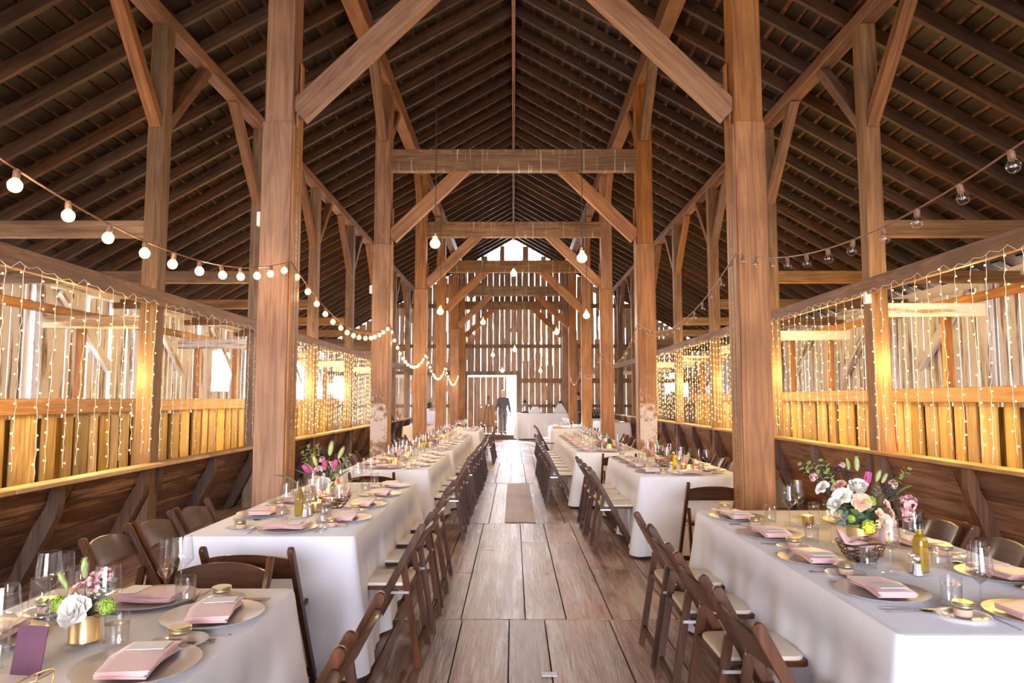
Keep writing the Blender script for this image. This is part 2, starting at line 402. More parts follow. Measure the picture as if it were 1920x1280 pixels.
obj('wall_end', bm, M['eboard'], kind='structure')
bm = BM(); boards(bm, 'x', Y0-.03, -7.4, 7.4, 0, lambda a: rb(a)+.1, .2, .3, (.003, .01), skip=[(-3.0, 3.3, 0, 4.1)])
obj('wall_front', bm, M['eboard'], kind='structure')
# plank door, sill step and door frame
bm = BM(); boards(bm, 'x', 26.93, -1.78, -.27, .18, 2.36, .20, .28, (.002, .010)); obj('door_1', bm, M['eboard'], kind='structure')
bm = BM(); box(bm, -7.3, .06, 26.02, 26.9, 0, .17); obj('trim_1', bm, M['rib'], kind='structure')
for i, (x0, x1, z0, z1, d) in enumerate([(-7.3, 7.3, 3.47, 3.62, .10), (-7.3, .0, 2.42, 2.58, .12), (.22, 7.3, 2.12, 2.30, .12), (-1.9, -1.78, .17, 2.45, .12), (.1, .22, 0, 2.6, .12), (.3, 7.3, 1.18, 1.30, .07), (-7.3, -1.9, 1.18, 1.30, .07), (-7.3, 7.3, 5.03, 5.2, .12), (2.3, 2.5, 0, 3.5, .1), (-2.15, -2.0, 0, 6.4, .1), (1.95, 2.15, 0, 6.4, .1)]):
    bm = BM(); box(bm, x0, x1, Y1-d, Y1-.005, z0, z1); obj('trim_%d' % (i+2), bm, M['timber'], kind='structure')

# roof: sheathing strips on rafters under shingles
for s in (-1, 1):
    bm = BM(); c = 1/sqrt(1+SLOPE**2); t = .02; u = 0.02; th = .16/c
    while u < 7.75:
        w = R.uniform(.11, .17); yy = Y0-.4
        while yy < Y1+.3:
            ln = R.uniform(2.5, 5.5); y2 = min(yy+ln, Y1+.35)
            zz = [RIDGE + th - SLOPE*q for q in (u, u+w)]
            vs = [bm.verts.new(p) for p in ((s*u, yy, zz[0]), (s*(u+w), yy, zz[1]), (s*(u+w), y2-.01, zz[1]), (s*u, y2-.01, zz[0]), (s*u, yy, zz[0]+.025), (s*(u+w), yy, zz[1]+.025), (s*(u+w), y2-.01, zz[1]+.025), (s*u, y2-.01, zz[0]+.025))]
            for f in ((3, 2, 1, 0), (4, 5, 6, 7), (0, 1, 5, 4), (1, 2, 6, 5), (2, 3, 7, 6), (3, 0, 4, 7)): bm.faces.new([vs[i] for i in f])
            yy = y2
        u += w + R.uniform(.03, .06)
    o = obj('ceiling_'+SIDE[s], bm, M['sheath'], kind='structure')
    bm = BM(); z0 = RIDGE+th+.03
    vs = [bm.verts.new(p) for p in ((0, Y0-.5, z0), (s*7.9, Y0-.5, z0-SLOPE*7.9), (s*7.9, Y1+.4, z0-SLOPE*7.9), (0, Y1+.4, z0), (0, Y0-.5, z0+.04), (s*7.9, Y0-.5, z0+.04-SLOPE*7.9), (s*7.9, Y1+.4, z0+.04-SLOPE*7.9), (0, Y1+.4, z0+.04))]
    for f in ((3, 2, 1, 0), (4, 5, 6, 7), (0, 1, 5, 4), (1, 2, 6, 5), (2, 3, 7, 6), (3, 0, 4, 7)): bm.faces.new([vs[i] for i in f])
    obj('ceiling_'+SIDE[s]+'_shingles', bm, M['shingle'], kind='structure')
    # rafters, one object each
    y = .6; k = 0; proto = None
    while y < 26.7:
        p0, p1 = (s*.03, y, RIDGE+.075), (s*7.6, y, RIDGE+.075-SLOPE*7.6)
        b = sum(1 for q in BENTS if q < y)
        where = ['in front of the nearest tall posts', 'between the nearest and second tall posts', 'between the second and third tall posts', 'between the third and fourth tall posts', 'between the fourth and fifth tall posts', 'beyond the fifth tall posts'][b]
        lb = 'dark rafter on the %s roof slope, %s' % (SIDE[s], where); gp = '%s slope rafters %s' % (SIDE[s], where)
        if proto is None:
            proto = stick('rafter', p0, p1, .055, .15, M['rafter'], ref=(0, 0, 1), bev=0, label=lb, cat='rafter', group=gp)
        else:
            o = proto.copy(); COL.objects.link(o); o.location.y = y + R.uniform(-.02, .02); o['label'] = lb; o['group'] = gp
        y += .56; k += 1
bm = BM(); box(bm, -.028, .028, Y0, Y1, RIDGE-.1, RIDGE+.12)
obj('ridge_board', bm, M['purlin'], label='long thin ridge board at the peak of the roof', cat='beam')
for s in (-1, 1):
    for nm, x0, x1, z0, z1 in (('upper', XM+.02, XM+.22, 6.26, rb(XM+.12)-.005), ('lower', XO, XO+.17, 5.40, rb(XO+.09)-.01)):
        o = stick('roof_purlin', (s*(x0+x1)/2, Y0, (z0+z1)/2), (s*(x0+x1)/2, Y1, (z0+z1)/2), x1-x0, z1-z0, M['purlin'], label='long %s purlin beam carrying the rafters of the %s slope' % (nm, SIDE[s]), cat='beam')

# main posts with a laminated inner face, a splice, long braces to the purlin
PN = ['nearest', 'second', 'third', 'fourth', 'fifth']
def patched_post():  # pale noise patches, densest low on the post, thinning upward and downward
    m = wood('timber with pale patches', (.47, .215, .07), (.24, .09, .028), vary=.1, scale=.9); nt = m.node_tree; b = nt.nodes['Principled BSDF']
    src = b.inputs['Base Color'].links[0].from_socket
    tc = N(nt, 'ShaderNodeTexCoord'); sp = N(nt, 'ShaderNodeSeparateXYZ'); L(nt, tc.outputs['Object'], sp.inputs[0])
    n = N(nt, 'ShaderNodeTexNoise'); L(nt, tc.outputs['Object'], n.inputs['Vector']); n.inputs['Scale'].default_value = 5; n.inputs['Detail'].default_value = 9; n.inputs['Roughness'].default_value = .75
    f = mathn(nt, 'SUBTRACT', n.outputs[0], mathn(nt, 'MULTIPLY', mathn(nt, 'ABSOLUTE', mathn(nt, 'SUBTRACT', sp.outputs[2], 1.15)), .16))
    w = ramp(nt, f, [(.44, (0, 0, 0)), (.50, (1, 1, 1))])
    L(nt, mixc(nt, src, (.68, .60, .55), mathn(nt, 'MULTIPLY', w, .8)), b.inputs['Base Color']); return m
M['ppost'] = patched_post()
for s in (-1, 1):
    for i, y in enumerate(BENTS):
        r = empty('timber_post', (s*(XM+.125), y+.125, 0), 0, 'massive square timber post, %s of the %s row along the tables' % (PN[i], SIDE[s]), 'post')
        def part(nm, x0, x1, y0, y1, z0, z1, mat='post', bev=.006):
            bm = BM(); box(bm, x0, x1, y0, y1, z0, z1); bmesh.ops.bevel(bm, geom=list(bm.edges), offset=bev, segments=1, affect='EDGES')
            return obj(nm, bm, M[mat], r)
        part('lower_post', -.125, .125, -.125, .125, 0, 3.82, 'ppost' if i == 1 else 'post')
        part('upper_post', -.118, .118, -.105, .12, 3.82, 6.26)
        for k in range(3):
            part('face_board', -s*.125 - (.018 if s > 0 else 0) , -s*.125 + (0 if s > 0 else .018), -.115+.078*k, -.045+.078*k, 0, 3.8+.3*k, 'prail' if k == 1 else 'post', .004)
    for i, y in enumerate(BENTS + [26.55]):
        # longitudinal braces
        for d in (-1, 1):
            if i == 5 and d > 0: continue
            stick('diagonal_brace', (s*(XM+.12), y+.125+d*.13, 5.42), (s*(XM+.12), y+.125+d*.95, 6.28), .13, .13, M['purlin'], ref=(1, 0, 0),
                  label='short diagonal brace from %s main post %d of its row up to the %s upper purlin, %s side' % (SIDE[s], i+1, SIDE[s], 'near' if d < 0 else 'far') if False else '%s post, %s row: slanted brace rising to the upper purlin on its %s side' % ((PN+['end wall'])[i].capitalize(), SIDE[s], 'near' if d < 0 else 'far'), cat='brace')
        stick('diagonal_brace', (s*(XM+.0), y+.125, 3.93), (s*(XM-1.22), y+.125, 5.12), .10, .20, M['post'], ref=(0, 0, 1),
              label='%s crossbeam: broad diagonal brace under its %s end' % ((PN+['end wall'])[i].capitalize(), SIDE[s]), cat='brace')
for i, y in enumerate(BENTS + [26.55]):
    stick('crossbeam', (-XM-.02, y+.10, 5.11+(.1 if i == 0 else 0)), (XM+.02, y+.10, 5.11+(.1 if i == 0 else 0)), .14, .33, M['drip'], label='drip-streaked crossbeam joining the %s' % ['nearest pair of tall posts', 'second pair of tall posts', 'third pair of tall posts', 'fourth pair of tall posts', 'fifth pair of tall posts', 'two posts at the end wall'][i], cat='beam')
for s in (-1, 1):
    stick('timber_post', (s*(XM+.12), 26.6, 0), (s*(XM+.12), 26.6, 6.26), .22, .22, M['post'], ref=(0, 1, 0), label='square timber post of the %s row standing against the end wall' % SIDE[s], cat='post')

# manger posts, ties, braces, icicle beam, manger, stall partition
for s in (-1, 1):
    sd = SIDE[s]; dz = DZ[s]
    for i, y in enumerate(OUT):
        o = ORD[i-1] if i else 'entrance-end'; ow = ORD[i-2] if i > 1 else 'entrance-end ' + ORD[i]
        stick('aisle_post', (s*(XO+.085), y+.08, 0), (s*(XO+.085), y+.08, 5.40), .17, .16, M['timber'], ref=(0, 1, 0), label='slim timber post, %s visible one from the front in the %s manger line' % (o, sd), cat='post')
        for d in (-1, 1):
            stick('diagonal_brace', (s*(XO+.09), y+.08+d*.05, 4.32), (s*(XO+.09), y+.08+d*1.0, 5.42), .11, .12, M['purlin'], ref=(1, 0, 0), label='%s manger post, %s side of barn: brace up to the purlin on its %s side' % (o.capitalize(), sd, 'near' if d < 0 else 'far'), cat='brace')
        stick('tie_beam', (s*(XO+.18), y+.08, 3.24), (s*(XW-.02), y+.08, 3.24), .10, .17, M['timber'], label='horizontal tie beam from the %s %s manger post out to the side wall' % (o, sd), cat='beam')
        stick('tie_beam', (s*(XO+.17), y+.05, 2.28+dz), (s*(XP), y+.05, 2.28+dz), .10, .13, M['oboard'], label='short low tie from the %s %s manger post to the stall rail' % (o, sd), cat='beam')
        stick('wall_stud', (s*(XW-.10), y+.9, 0), (s*(XW-.10), y+.9, 3.3), .14, .14, M['oboard'], ref=(0, 1, 0), label='whitewashed stud, %s visible one from the front on the %s outer wall' % (ow, sd), cat='post')
        stick('diagonal_brace', (s*(XW-.09), y+1.35, 3.25), (s*(XW-.09), y+2.75, 2.05), .16, .09, M['oboard'], ref=(1, 0, 0), label='peeling white diagonal brace, %s visible one from the front, %s outer wall' % (ow, sd), cat='brace')
    stick('wall_plate', (s*(XW-.1), Y0, 3.34), (s*(XW-.1), Y1, 3.34), .16, .15, M['oboard'], label='whitewashed wall plate running along the top of the %s outer wall' % sd, cat='beam')
    stick('header_beam', (s*(XO-.02), 1.2, 2.51+dz), (s*(XO-.02), 24.9, 2.51+dz), .05, .16, M['purlin'], label='long header beam over the %s manger, fairy lights strung along it' % sd, cat='beam')
    stick('aisle_post', (s*(XO+.085), 1.35, 0), (s*(XO+.085), 1.35, 5.40), .17, .16, M['timber'], ref=(0, 1, 0), label='slim timber post nearest the entrance in the %s manger line' % sd, cat='post')
    # manger
    zt = .87 + dz; root = empty('hay_manger', (s*XO, 3.6, 0), 0, 'long slanted plank manger with pale top rail along the %s side' % sd, 'manger')
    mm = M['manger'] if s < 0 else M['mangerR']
    yb = [-1.6, 1.3, 4.4, 7.5, 10.0, 13.0, 16.0, 18.6, 20.9]
    for a, b_ in zip(yb, yb[1:]):
        bm = BM(); box(bm, -.04, .13, a+.003, b_-.003, zt-.035, zt); bmesh.ops.bevel(bm, geom=list(bm.edges), offset=.005, segments=1, affect='EDGES')
        obj('top_rail', bm, M['rail'], root).location = (0, 0, 0)
    # panel boards: four courses
    bm = BM(); n = 4
    for k in range(n):
        for a, b_ in zip(yb, yb[1:]):
            a2 = a + (.9 if k % 2 else 0); b2 = b_ + (.9 if k % 2 else 0)
            f0, f1 = k/n, (k+1)/n
            P0 = Vector((s*(.38-.36*f0), a2, (zt-.04)*f0+.003)); P1 = Vector((s*(.38-.36*f1), a2, (zt-.04)*f1-.004))
            nn = Vector((s*(zt-.04), 0, .36)).normalized()*.025; jj = Vector((-s*R.uniform(0, .012), 0, 0))
            vs = [bm.verts.new(p+jj) for p in (P0, P0+nn, P0+nn+Vector((0, b2-a2-.006, 0)), P0+Vector((0, b2-a2-.006, 0)), P1, P1+nn, P1+nn+Vector((0, b2-a2-.006, 0)), P1+Vector((0, b2-a2-.006, 0)))]
            for f in ((3, 2, 1, 0), (4, 5, 6, 7), (0, 1, 5, 4), (1, 2, 6, 5), (2, 3, 7, 6), (3, 0, 4, 7)): bm.faces.new([vs[i] for i in f])
    obj('panel', bm, mm, root)
    bm = BM(); prism(bm, [(0, 0), (-.085, .0), (-.06, .3), (-.30, zt*.45), (-.415, zt-.25), (-.40, zt-.036), (-.30, zt-.036), (-.33, zt-.1)], -.045, .045) if False else None
    bm.free()
    rp = None
    for y in sorted([q+e for q in OUT for e in (-.10, .16)] + [q+1.44 for q in OUT]):
        if y > 24.2: continue
        if rp is None:
            bm = BM(); x = lambda v: v*s
            poly = [(.46, 0), (.29, 0), (.24, .06), (-.015, zt-.30), (-.035, zt-.2), (-.03, zt-.04), (.03, zt-.04), (.06, zt-.2)]
            a = [bm.verts.new((x(px), -.04, pz)) for px, pz in poly]; b_ = [bm.verts.new((x(px), .04, pz)) for px, pz in poly]
            bm.faces.new(a); bm.faces.new(b_[::-1])
            for i in range(len(poly)): bm.faces.new((a[i], b_[i], b_[(i+1) % len(poly)], a[(i+1) % len(poly)]))
            rp = obj('rib', bm, M['rib'], root); rp.location = (0, y-3.6, 0)
        else:
            o = rp.copy(); COL.objects.link(o); o.location = (0, y-3.6 + R.uniform(-.02, .02), 0)
    # stall partition behind the lights
    bm = BM(); boards(bm, 'y', s*(XP+.06), 2.6, 18.5, 0, 1.36+dz, .13, .26, (.02, .14), lean=.02); obj('wall_%s_stall' % sd, bm, M['pboard'], kind='structure')
    bm = BM(); boards(bm, 'y', s*(XP+.16), 2.6, 18.5, 0, 1.3+dz, .5, .9, (.0, .01), thick=.02); obj('wall_%s_stall_backing' % sd, bm, M['pboard'], kind='structure')
    stick('stall_beam', (s*XP, 2.6, 1.425+dz), (s*XP, 18.5, 1.425+dz), .12, .16, M['post'], label='heavy horizontal stall beam behind the %s fairy lights' % sd, cat='beam')
    stick('stall_rail', (s*XP, 2.6, 2.42+dz), (s*XP, 18.5, 2.42+dz), .06, .09, M['post'], label='slim upper stall rail behind the %s fairy lights' % sd, cat='beam')
    for i in range(11):
        yy = 3.35+1.41*i
        stick('stall_stud', (s*XP, yy, 1.51+dz), (s*XP, yy, 2.38+dz), .09, .06, M['post'], ref=(0, 1, 0), label='slim upright stud, %s visible one from the front above the %s stall beam' % (ORD[i-3] if i > 2 else 'entrance-end '+ORD[i], sd), cat='post')

# ---------------------------------------------------------------- tables under white cloths
TZ = .76
def cloth(x0, x1, y0, y1, label, zt=TZ, hem=.03, seed=0, group=None, fold=1.0, name='tablecloth', flare=.035):
    rr = random.Random(seed+5)
    bm = BM(); w, l = x1-x0, y1-y0; cr = .03
    per = []; step = .022
    def seg(ax, ay, bx, by, nx, ny):
        n = max(2, int(math.hypot(bx-ax, by-ay)/step))
        for i in range(n): per.append((ax+(bx-ax)*i/n, ay+(by-ay)*i/n, nx, ny))
    def arc(cx_, cy_, a0):
        for i in range(5):
            a = a0 + PI/2*i/5; per.append((cx_+cr*cos(a), cy_+cr*sin(a), cos(a), sin(a)))
    seg(x0+cr, y0, x1-cr, y0, 0, -1); arc(x1-cr, y0+cr, -PI/2)
    seg(x1, y0+cr, x1, y1-cr, 1, 0); arc(x1-cr, y1-cr, 0)
    seg(x1-cr, y1, x0+cr, y1, 0, 1); arc(x0+cr, y1-cr, PI/2)
    seg(x0, y1-cr, x0, y0+cr, -1, 0); arc(x0+cr, y0+cr, PI)
    n = len(per); s = [0]
    for i in range(1, n): s.append(s[-1]+math.hypot(per[i][0]-per[i-1][0], per[i][1]-per[i-1][1]))
    corners = [(x0, y0), (x1, y0), (x1, y1), (x0, y1)]
    phs = [rr.uniform(0, 6.28) for _ in range(6)]
    def wave(i):
        t = s[i]; return .5*sin(t*9.1+phs[0]+1.2*sin(t*2.3+phs[1])) + .32*sin(t*17+phs[2]+1.5*sin(t*3.1+phs[3])) + .18*sin(t*31+phs[4])
    rings = []
    levels = [(0, .0, -.012), (.004, 0, 0.0), (.018, 0, .006), (.05, .02, .010), (.13, .12, .014), (.25, .3, .02), (.4, .55, .03), (.55, .8, .04), (.66, .95, .045), (1, 1.0, .05)]
    H = zt-hem
    for dz_, amp, out in levels:
        d = min(dz_, 1)*1.0; z = zt - (H if dz_ == 1 else min(dz_, H-.02))
        ring = []
        for i, (px, py, nx, ny) in enumerate(per):
            cd = min(math.hypot(px-a, py-b) for a, b in corners); cf = math.exp(-(cd/.14)**2)
            o = out*(flare/.035) + amp*(.040*fold*wave(i)) + cf*amp*.075
            sway = amp*cf*.03*sin(s[i]*26+phs[5])
            ring.append(bm.verts.new((px+nx*o + ny*sway, py+ny*o - nx*sway, z + (.012*sin(s[i]*4+phs[1]) if dz_ == 1 else 0))))
        rings.append(ring)
    bm.faces.new(rings[0])
    for a, b_ in zip(rings, rings[1:]):
        for i in range(n): bm.faces.new((a[i], b_[i], b_[(i+1) % n], a[(i+1) % n]))
    c = Vector(((x0+x1)/2, (y0+y1)/2, 0)); bmesh.ops.translate(bm, verts=bm.verts, vec=-c)
    return obj(name, bm, M['cloth'], smooth=True, label=label, cat='tablecloth', group=group, loc=c)
T = {  # name: x0, x1, y0, y1
 'L1': (-1.80, -.86, .36, 2.80), 'L2': (-1.80, -.87, 3.84, 6.28), 'L3': (-1.80, -.90, 7.36, 9.72), 'L4': (-1.80, -.885, 10.08, 14.86), 'L5': (-1.80, -.80, 16.0, 18.5),
 'R1': (1.22, 2.24, 2.26, 4.72), 'R2': (1.22, 2.24, 6.74, 9.0), 'R3': (.87, 1.83, 9.72, 14.5), 'R4': (1.0, 1.9, 17.6, 20.0)}
TN = {'L1': 'nearest left', 'L2': 'second left', 'L3': 'third left', 'L4': 'fourth left', 'L5': 'farthest left', 'R1': 'nearest right', 'R2': 'second right', 'R3': 'third right', 'R4': 'farthest right'}
for i, (k, (x0, x1, y0, y1)) in enumerate(T.items()):
    cloth(x0, x1, y0, y1, 'white linen cloth to the floor over the %s banquet table' % TN[k], seed=i*7, group=None)

# ---------------------------------------------------------------- folding chair
def make_chair():
    t = empty('folding_chair', label='x', cat='chair')
    A, B = Vector((0, -.245, .795)), Vector((0, .185, .0))          # stile: top rear to front foot
    d = (A-B).normalized(); nrm = Vector((0, -d.z, d.y)); hw = .021
    for sx in (-1, 1):
        bm = BM(); poly = []
        for k in range(7):
            a = PI*k/6; q = A - d*hw + nrm*(hw*cos(a)) + d*(hw*sin(a)); poly.append((q.y, q.z))
        q = B - nrm*hw; poly.append((q.y - d.y/d.z*q.z, 0.0)); q = B + nrm*hw; poly.append((q.y - d.y/d.z*q.z, 0.0))
        x = sx*.213; prism(bm, poly, x-.0125, x+.0125); bmesh.ops.bevel(bm, geom=[e for e in bm.edges], offset=.003, segments=1, affect='EDGES')
        obj('back_post', bm, M['chair'], t, smooth=True)
        bm = BM(); x = sx*.186; P, Q = Vector((0, -.128, .565)), Vector((0, -.222, 0)); dd = (P-Q).normalized(); nn = Vector((0, -dd.z, dd.y)); poly = []
        for k in range(5):
            a = PI*k/4; q = P - dd*.017 + nn*(.018*cos(a)) + dd*(.017*sin(a)); poly.append((q.y, q.z))
        poly += [(Q.y-nn.y*.018, 0), (Q.y+nn.y*.018, 0)]
        prism(bm, poly, x-.011, x+.011); obj('leg', bm, M['chair'], t, smooth=True)
    # curved backrest slat
    bm = BM(); nx = 12; rows_ = []
    for j, zf in enumerate((0, 1)):
        for th in (0, 1):
            row = []
            for i in range(nx+1):
                u = i/nx*2-1; x = u*.203; bow = .030*(1-u*u)
                z = (.632 + .006*(1-u*u)) if zf == 0 else (.735 + .030*(1-abs(u)**2.2))
                yc = -.245 + (.795-z)*(.43/.795) - bow
                row.append(bm.verts.new((x, yc - (.013 if th else 0), z)))
            rows_.append(row)
    a0, a1, b0, b1 = rows_
    for i in range(nx):
        bm.faces.new((a0[i], a0[i+1], b0[i+1], b0[i])); bm.faces.new((a1[i+1], a1[i], b1[i], b1[i+1]))
        bm.faces.new((b0[i], b0[i+1], b1[i+1], b1[i])); bm.faces.new((a0[i+1], a0[i], a1[i], a1[i+1]))
    bm.faces.new((a0[0], b0[0], b1[0], a1[0])); bm.faces.new((a0[-1], a1[-1], b1[-1], b0[-1]))
    obj('backrest', bm, M['chairx'], t, smooth=True)
    # seat frame and pad
    bm = BM(); box(bm, -.172, .172, -.165, .205, .418, .440); bmesh.ops.bevel(bm, geom=[e for e in bm.edges if abs((e.verts[0].co-e.verts[1].co).z) > .01], offset=.035, segments=4, profile=.5, affect='EDGES'); obj('seat', bm, M['chair'], t, smooth=True)
    bm = BM(); box(bm, -.160, .160, -.153, .193, .440, .458); bmesh.ops.bevel(bm, geom=[e for e in bm.edges if abs((e.verts[0].co-e.verts[1].co).z) > .01], offset=.045, segments=4, profile=.5, affect='EDGES')
    bmesh.ops.bevel(bm, geom=[e for e in bm.edges if min(v.co.z for v in e.verts) > .457], offset=.008, segments=2, profile=.5, affect='EDGES'); obj('seat_pad', bm, M['pad'], t, smooth=True, label='ivory padded seat')
    bm = BM(); box(bm, -.175, .175, -.214, -.196, .075, .115); obj('stretcher', bm, M['chair'], t)
    bm = BM(); box(bm, -.200, .200, .130, .150, .060, .100); obj('stretcher', bm, M['chair'], t)
    for sx in (-1, 1):
        bm = BM(); box(bm, sx*.199-.003, sx*.199+.003, -.165, -.03, .405, .419); lathe(bm, [(0, .0), (.006, 0), (.006, .004), (0, .004)], 8, (sx*.199, -.16, .41)); obj('hinge_bracket', bm, M['steel'], t, label='small steel hinge strip')
    return t
CH = Stamp(make_chair())
def chair(x, y, rz, label, group=None): return CH.put((x, y, 0), rz + R.uniform(-.03, .03), label, group)
BACKX = {'L': -.735, 'R': 1.02}
def side_chairs(k, xa, ys, face, where):
    n = len(ys)
    for i, y in enumerate(ys):
        chair(xa + R.uniform(-.015, .015), y, face, 'dark wooden folding chair, %s from the near end, %s of the %s table' % (ORD[i], where, TN[k]), 'chairs on the %s of the %s table' % (where, TN[k]))
EA, WE = -PI/2, PI/2           # facing +x, facing -x
side_chairs('L1', -.715, [1.83, 2.40], WE, 'aisle side')
side_chairs('L2', -.75, [4.22, 4.78, 5.34, 5.90], WE, 'aisle side')
side_chairs('L3', -.77, [7.75, 8.30, 8.85, 9.40], WE, 'aisle side')
side_chairs('L4', -.755, [10.3, 10.85, 11.4, 11.95, 12.5, 13.05, 13.6, 14.15], WE, 'aisle side')
side_chairs('L5', -.68, [16.2, 16.75, 17.3, 18.0], WE, 'aisle side')
side_chairs('L2', -1.96, [3.80, 4.28, 4.80], EA, 'wall side')
side_chairs('L3', -1.92, [7.75, 8.3, 8.85, 9.4], EA, 'wall side')
side_chairs('L4', -1.92, [10.85, 11.4, 11.95, 12.6, 13.15, 13.7], EA, 'wall side')
side_chairs('R1', 1.0, [2.48, 3.08, 3.70, 4.22], EA, 'aisle side')
side_chairs('R2', 1.02, [7.15, 7.60, 8.05, 8.50], EA, 'aisle side')
side_chairs('R3', .67, [10.0, 10.55, 11.1, 11.65, 12.2, 12.8, 13.4, 14.0], EA, 'aisle side')
side_chairs('R4', .80, [17.2, 17.8, 18.4, 19.0], EA, 'aisle side')
side_chairs('R1', 2.34, [3.71, 4.27], WE, 'wall side')
side_chairs('R2', 2.36, [7.15, 7.7, 8.25, 8.75], WE, 'wall side')
side_chairs('R3', 2.04, [10.85, 11.4, 11.95, 12.5, 13.05, 13.6, 14.15], WE, 'wall side')
chair(-1.27, 3.62, 0, 'dark folding chair, back to us, at near end of the second left table')
chair(-1.30, 2.94, PI, 'brown folding chair facing us at the far end of the nearest left table')
chair(1.70, 6.22, 0, 'dark folding chair, back to us, at near end of the second right table')
chair(-1.38, 7.02, 0, 'dark folding chair, back to us, at near end of the third left table')
chair(1.38, 9.36, 0, 'dark folding chair, back to us, at near end of the third right table')

# ---------------------------------------------------------------- tableware
def revolved(name, prof, mat, n=28, parent=None, **kw):
    bm = BM(); lathe(bm, prof, n); return obj(name, bm, mat, parent, smooth=True, **kw)
def p_charger():
    return Stamp(revolved('charger_plate', [(0, .001), (.105, .001), (.16, .011), (.165, .013), (.166, .0155), (.160, .0145), (.112, .0045), (0, .0045)], M['charger'], 40, label='x', cat='plate'))
def p_napkin():
    bm = BM(); w, l = .235, .135; rr = random.Random(3)
    # stacked rounded folds; the open edge shows s-shaped layers
    def slab(z0, th, x0, x1, y0, y1, bulge):
        prof = [(y0, z0), (y0-bulge, z0+th*.3), (y0-bulge, z0+th*.7), (y0, z0+th), (y0+.03, z0+th), ((y0+y1)/2, z0+th+.0015), (y1-.02, z0+th), (y1, z0+th*.8), (y1+.003, z0+th*.5), (y1, z0), ]
        n = 9; cols = []
        for i in range(n+1):
            u = i/n; x = x0+(x1-x0)*u; cols.append([bm.verts.new((x, y + .004*sin(u*5+z0*300), max(0, z + .0016*sin(u*7+y*30+z0*200)))) for y, z in prof])
        for a, b_ in zip(cols, cols[1:]):
            for k in range(len(prof)): bm.faces.new((a[k], a[(k+1) % len(prof)], b_[(k+1) % len(prof)], b_[k]))
        bm.faces.new(cols[0][::-1]); bm.faces.new(cols[-1])
    slab(.0, .0065, -w/2+.004, w/2-.006, -l/2+.004, l/2-.002, .004)
    slab(.0058, .006, -w/2+.008, w/2-.004, -l/2+.008, l/2-.004, .005)
    slab(.0112, .006, -w/2+.002, w/2-.003, -l/2+.002, l/2-.002, .006)
    slab(.0165, .0055, -w/2, w/2-.004, -l/2, l/2-.003, .005)
    for v in bm.verts:
        v.co.z += .004*(1-abs(v.co.x)/w*2)*(v.co.z > .008)      # pillow slightly
        v.co.y += .006*sin(v.co.x*14+.6); v.co.z += .0012*sin(v.co.x*60+v.co.y*35)*(v.co.z > .015)
    bmesh.ops.bevel(bm, geom=[e for e in bm.edges if e.calc_face_angle(0) > 1.2], offset=.0012, segments=1, affect='EDGES')
    o = obj('napkin', bm, M['napkin'], smooth=True, label='x', cat='napkin'); return Stamp(o)
def p_card():
    bm = BM(); box(bm, -.033, .033, -.05, .05, 0, .0015); return Stamp(obj('place_card', bm, M['paper'], label='x', cat='card'))
def p_saucer():
    return Stamp(revolved('bread_plate', [(0, .001), (.045, .001), (.055, .004), (.082, .011), (.084, .013), (.081, .0135), (.055, .0065), (.044, .003), (0, .003)], M['china'], 32, label='x', cat='plate'))
def p_jar():
    t = empty('favour_jar', label='x', cat='jar')
    revolved('jar_body', [(0, .001), (.026, .001), (.029, .004), (.0305, .030), (.0315, .036), (.0305, .040)], M['glasst'], 20, t)
    revolved('contents', [(0, .003), (.026, .003), (.028, .006), (.0292, .028), (0, .029)], M['sugar'], 20, t, label='coarse pink salt')
    revolved('jar_lid', [(.0325, .036), (.0345, .037), (.0345, .041), (.033, .0425), (.034, .044), (.034, .049), (.032, .051), (0, .0505)], M['lid'], 20, t, label='pale gold lid')
    return Stamp(t)
def p_tumbler():
    t = empty('water_tumbler', label='x', cat='glass')
    revolved('glass_wall', [(.031, .0), (.0335, .004), (.0345, .05), (.0355, .100), (.0346, .1005), (.0346, .095)], M['glasst'], 24, t)
    revolved('glass_base', [(.031, .003), (.032, .006), (.022, .016), (0, .022)], M['glassf'], 20, t)
    revolved('water', [(.0332, .02), (.0337, .074), (0, .074)], M['water'], 20, t)
    return Stamp(t)
def p_wine():
    t = empty('wine_glass', label='x', cat='glass')
    revolved('bowl', [(.001, .100), (.008, .104), (.022, .118), (.038, .134), (.0425, .142), (.0425, .147), (.039, .18), (.0335, .228), (.0325, .228)], M['glass'], 24, t)
    revolved('stem', [(.0, .1), (.0045, .098), (.0032, .085), (.0032, .02), (.005, .008), (.0, .006)], M['glasst'], 8, t)
    revolved('foot', [(0, .007), (.012, .004), (.036, .0015), (.037, 0)], M['glassf'], 24, t)
    return Stamp(t)
def p_flute():
    t = empty('champagne_flute', label='x', cat='glass')
    revolved('bowl', [(.001, .082), (.010, .088), (.022, .100), (.0285, .112), (.0285, .118), (.0265, .17), (.0245, .230), (.0236, .230)], M['glass'], 20, t)
    revolved('stem', [(.0, .082), (.0042, .08), (.003, .068), (.003, .02), (.005, .008), (.0, .006)], M['glasst'], 8, t)
    revolved('foot', [(0, .007), (.012, .004), (.033, .0015), (.034, 0)], M['glassf'], 20, t)
    return Stamp(t)
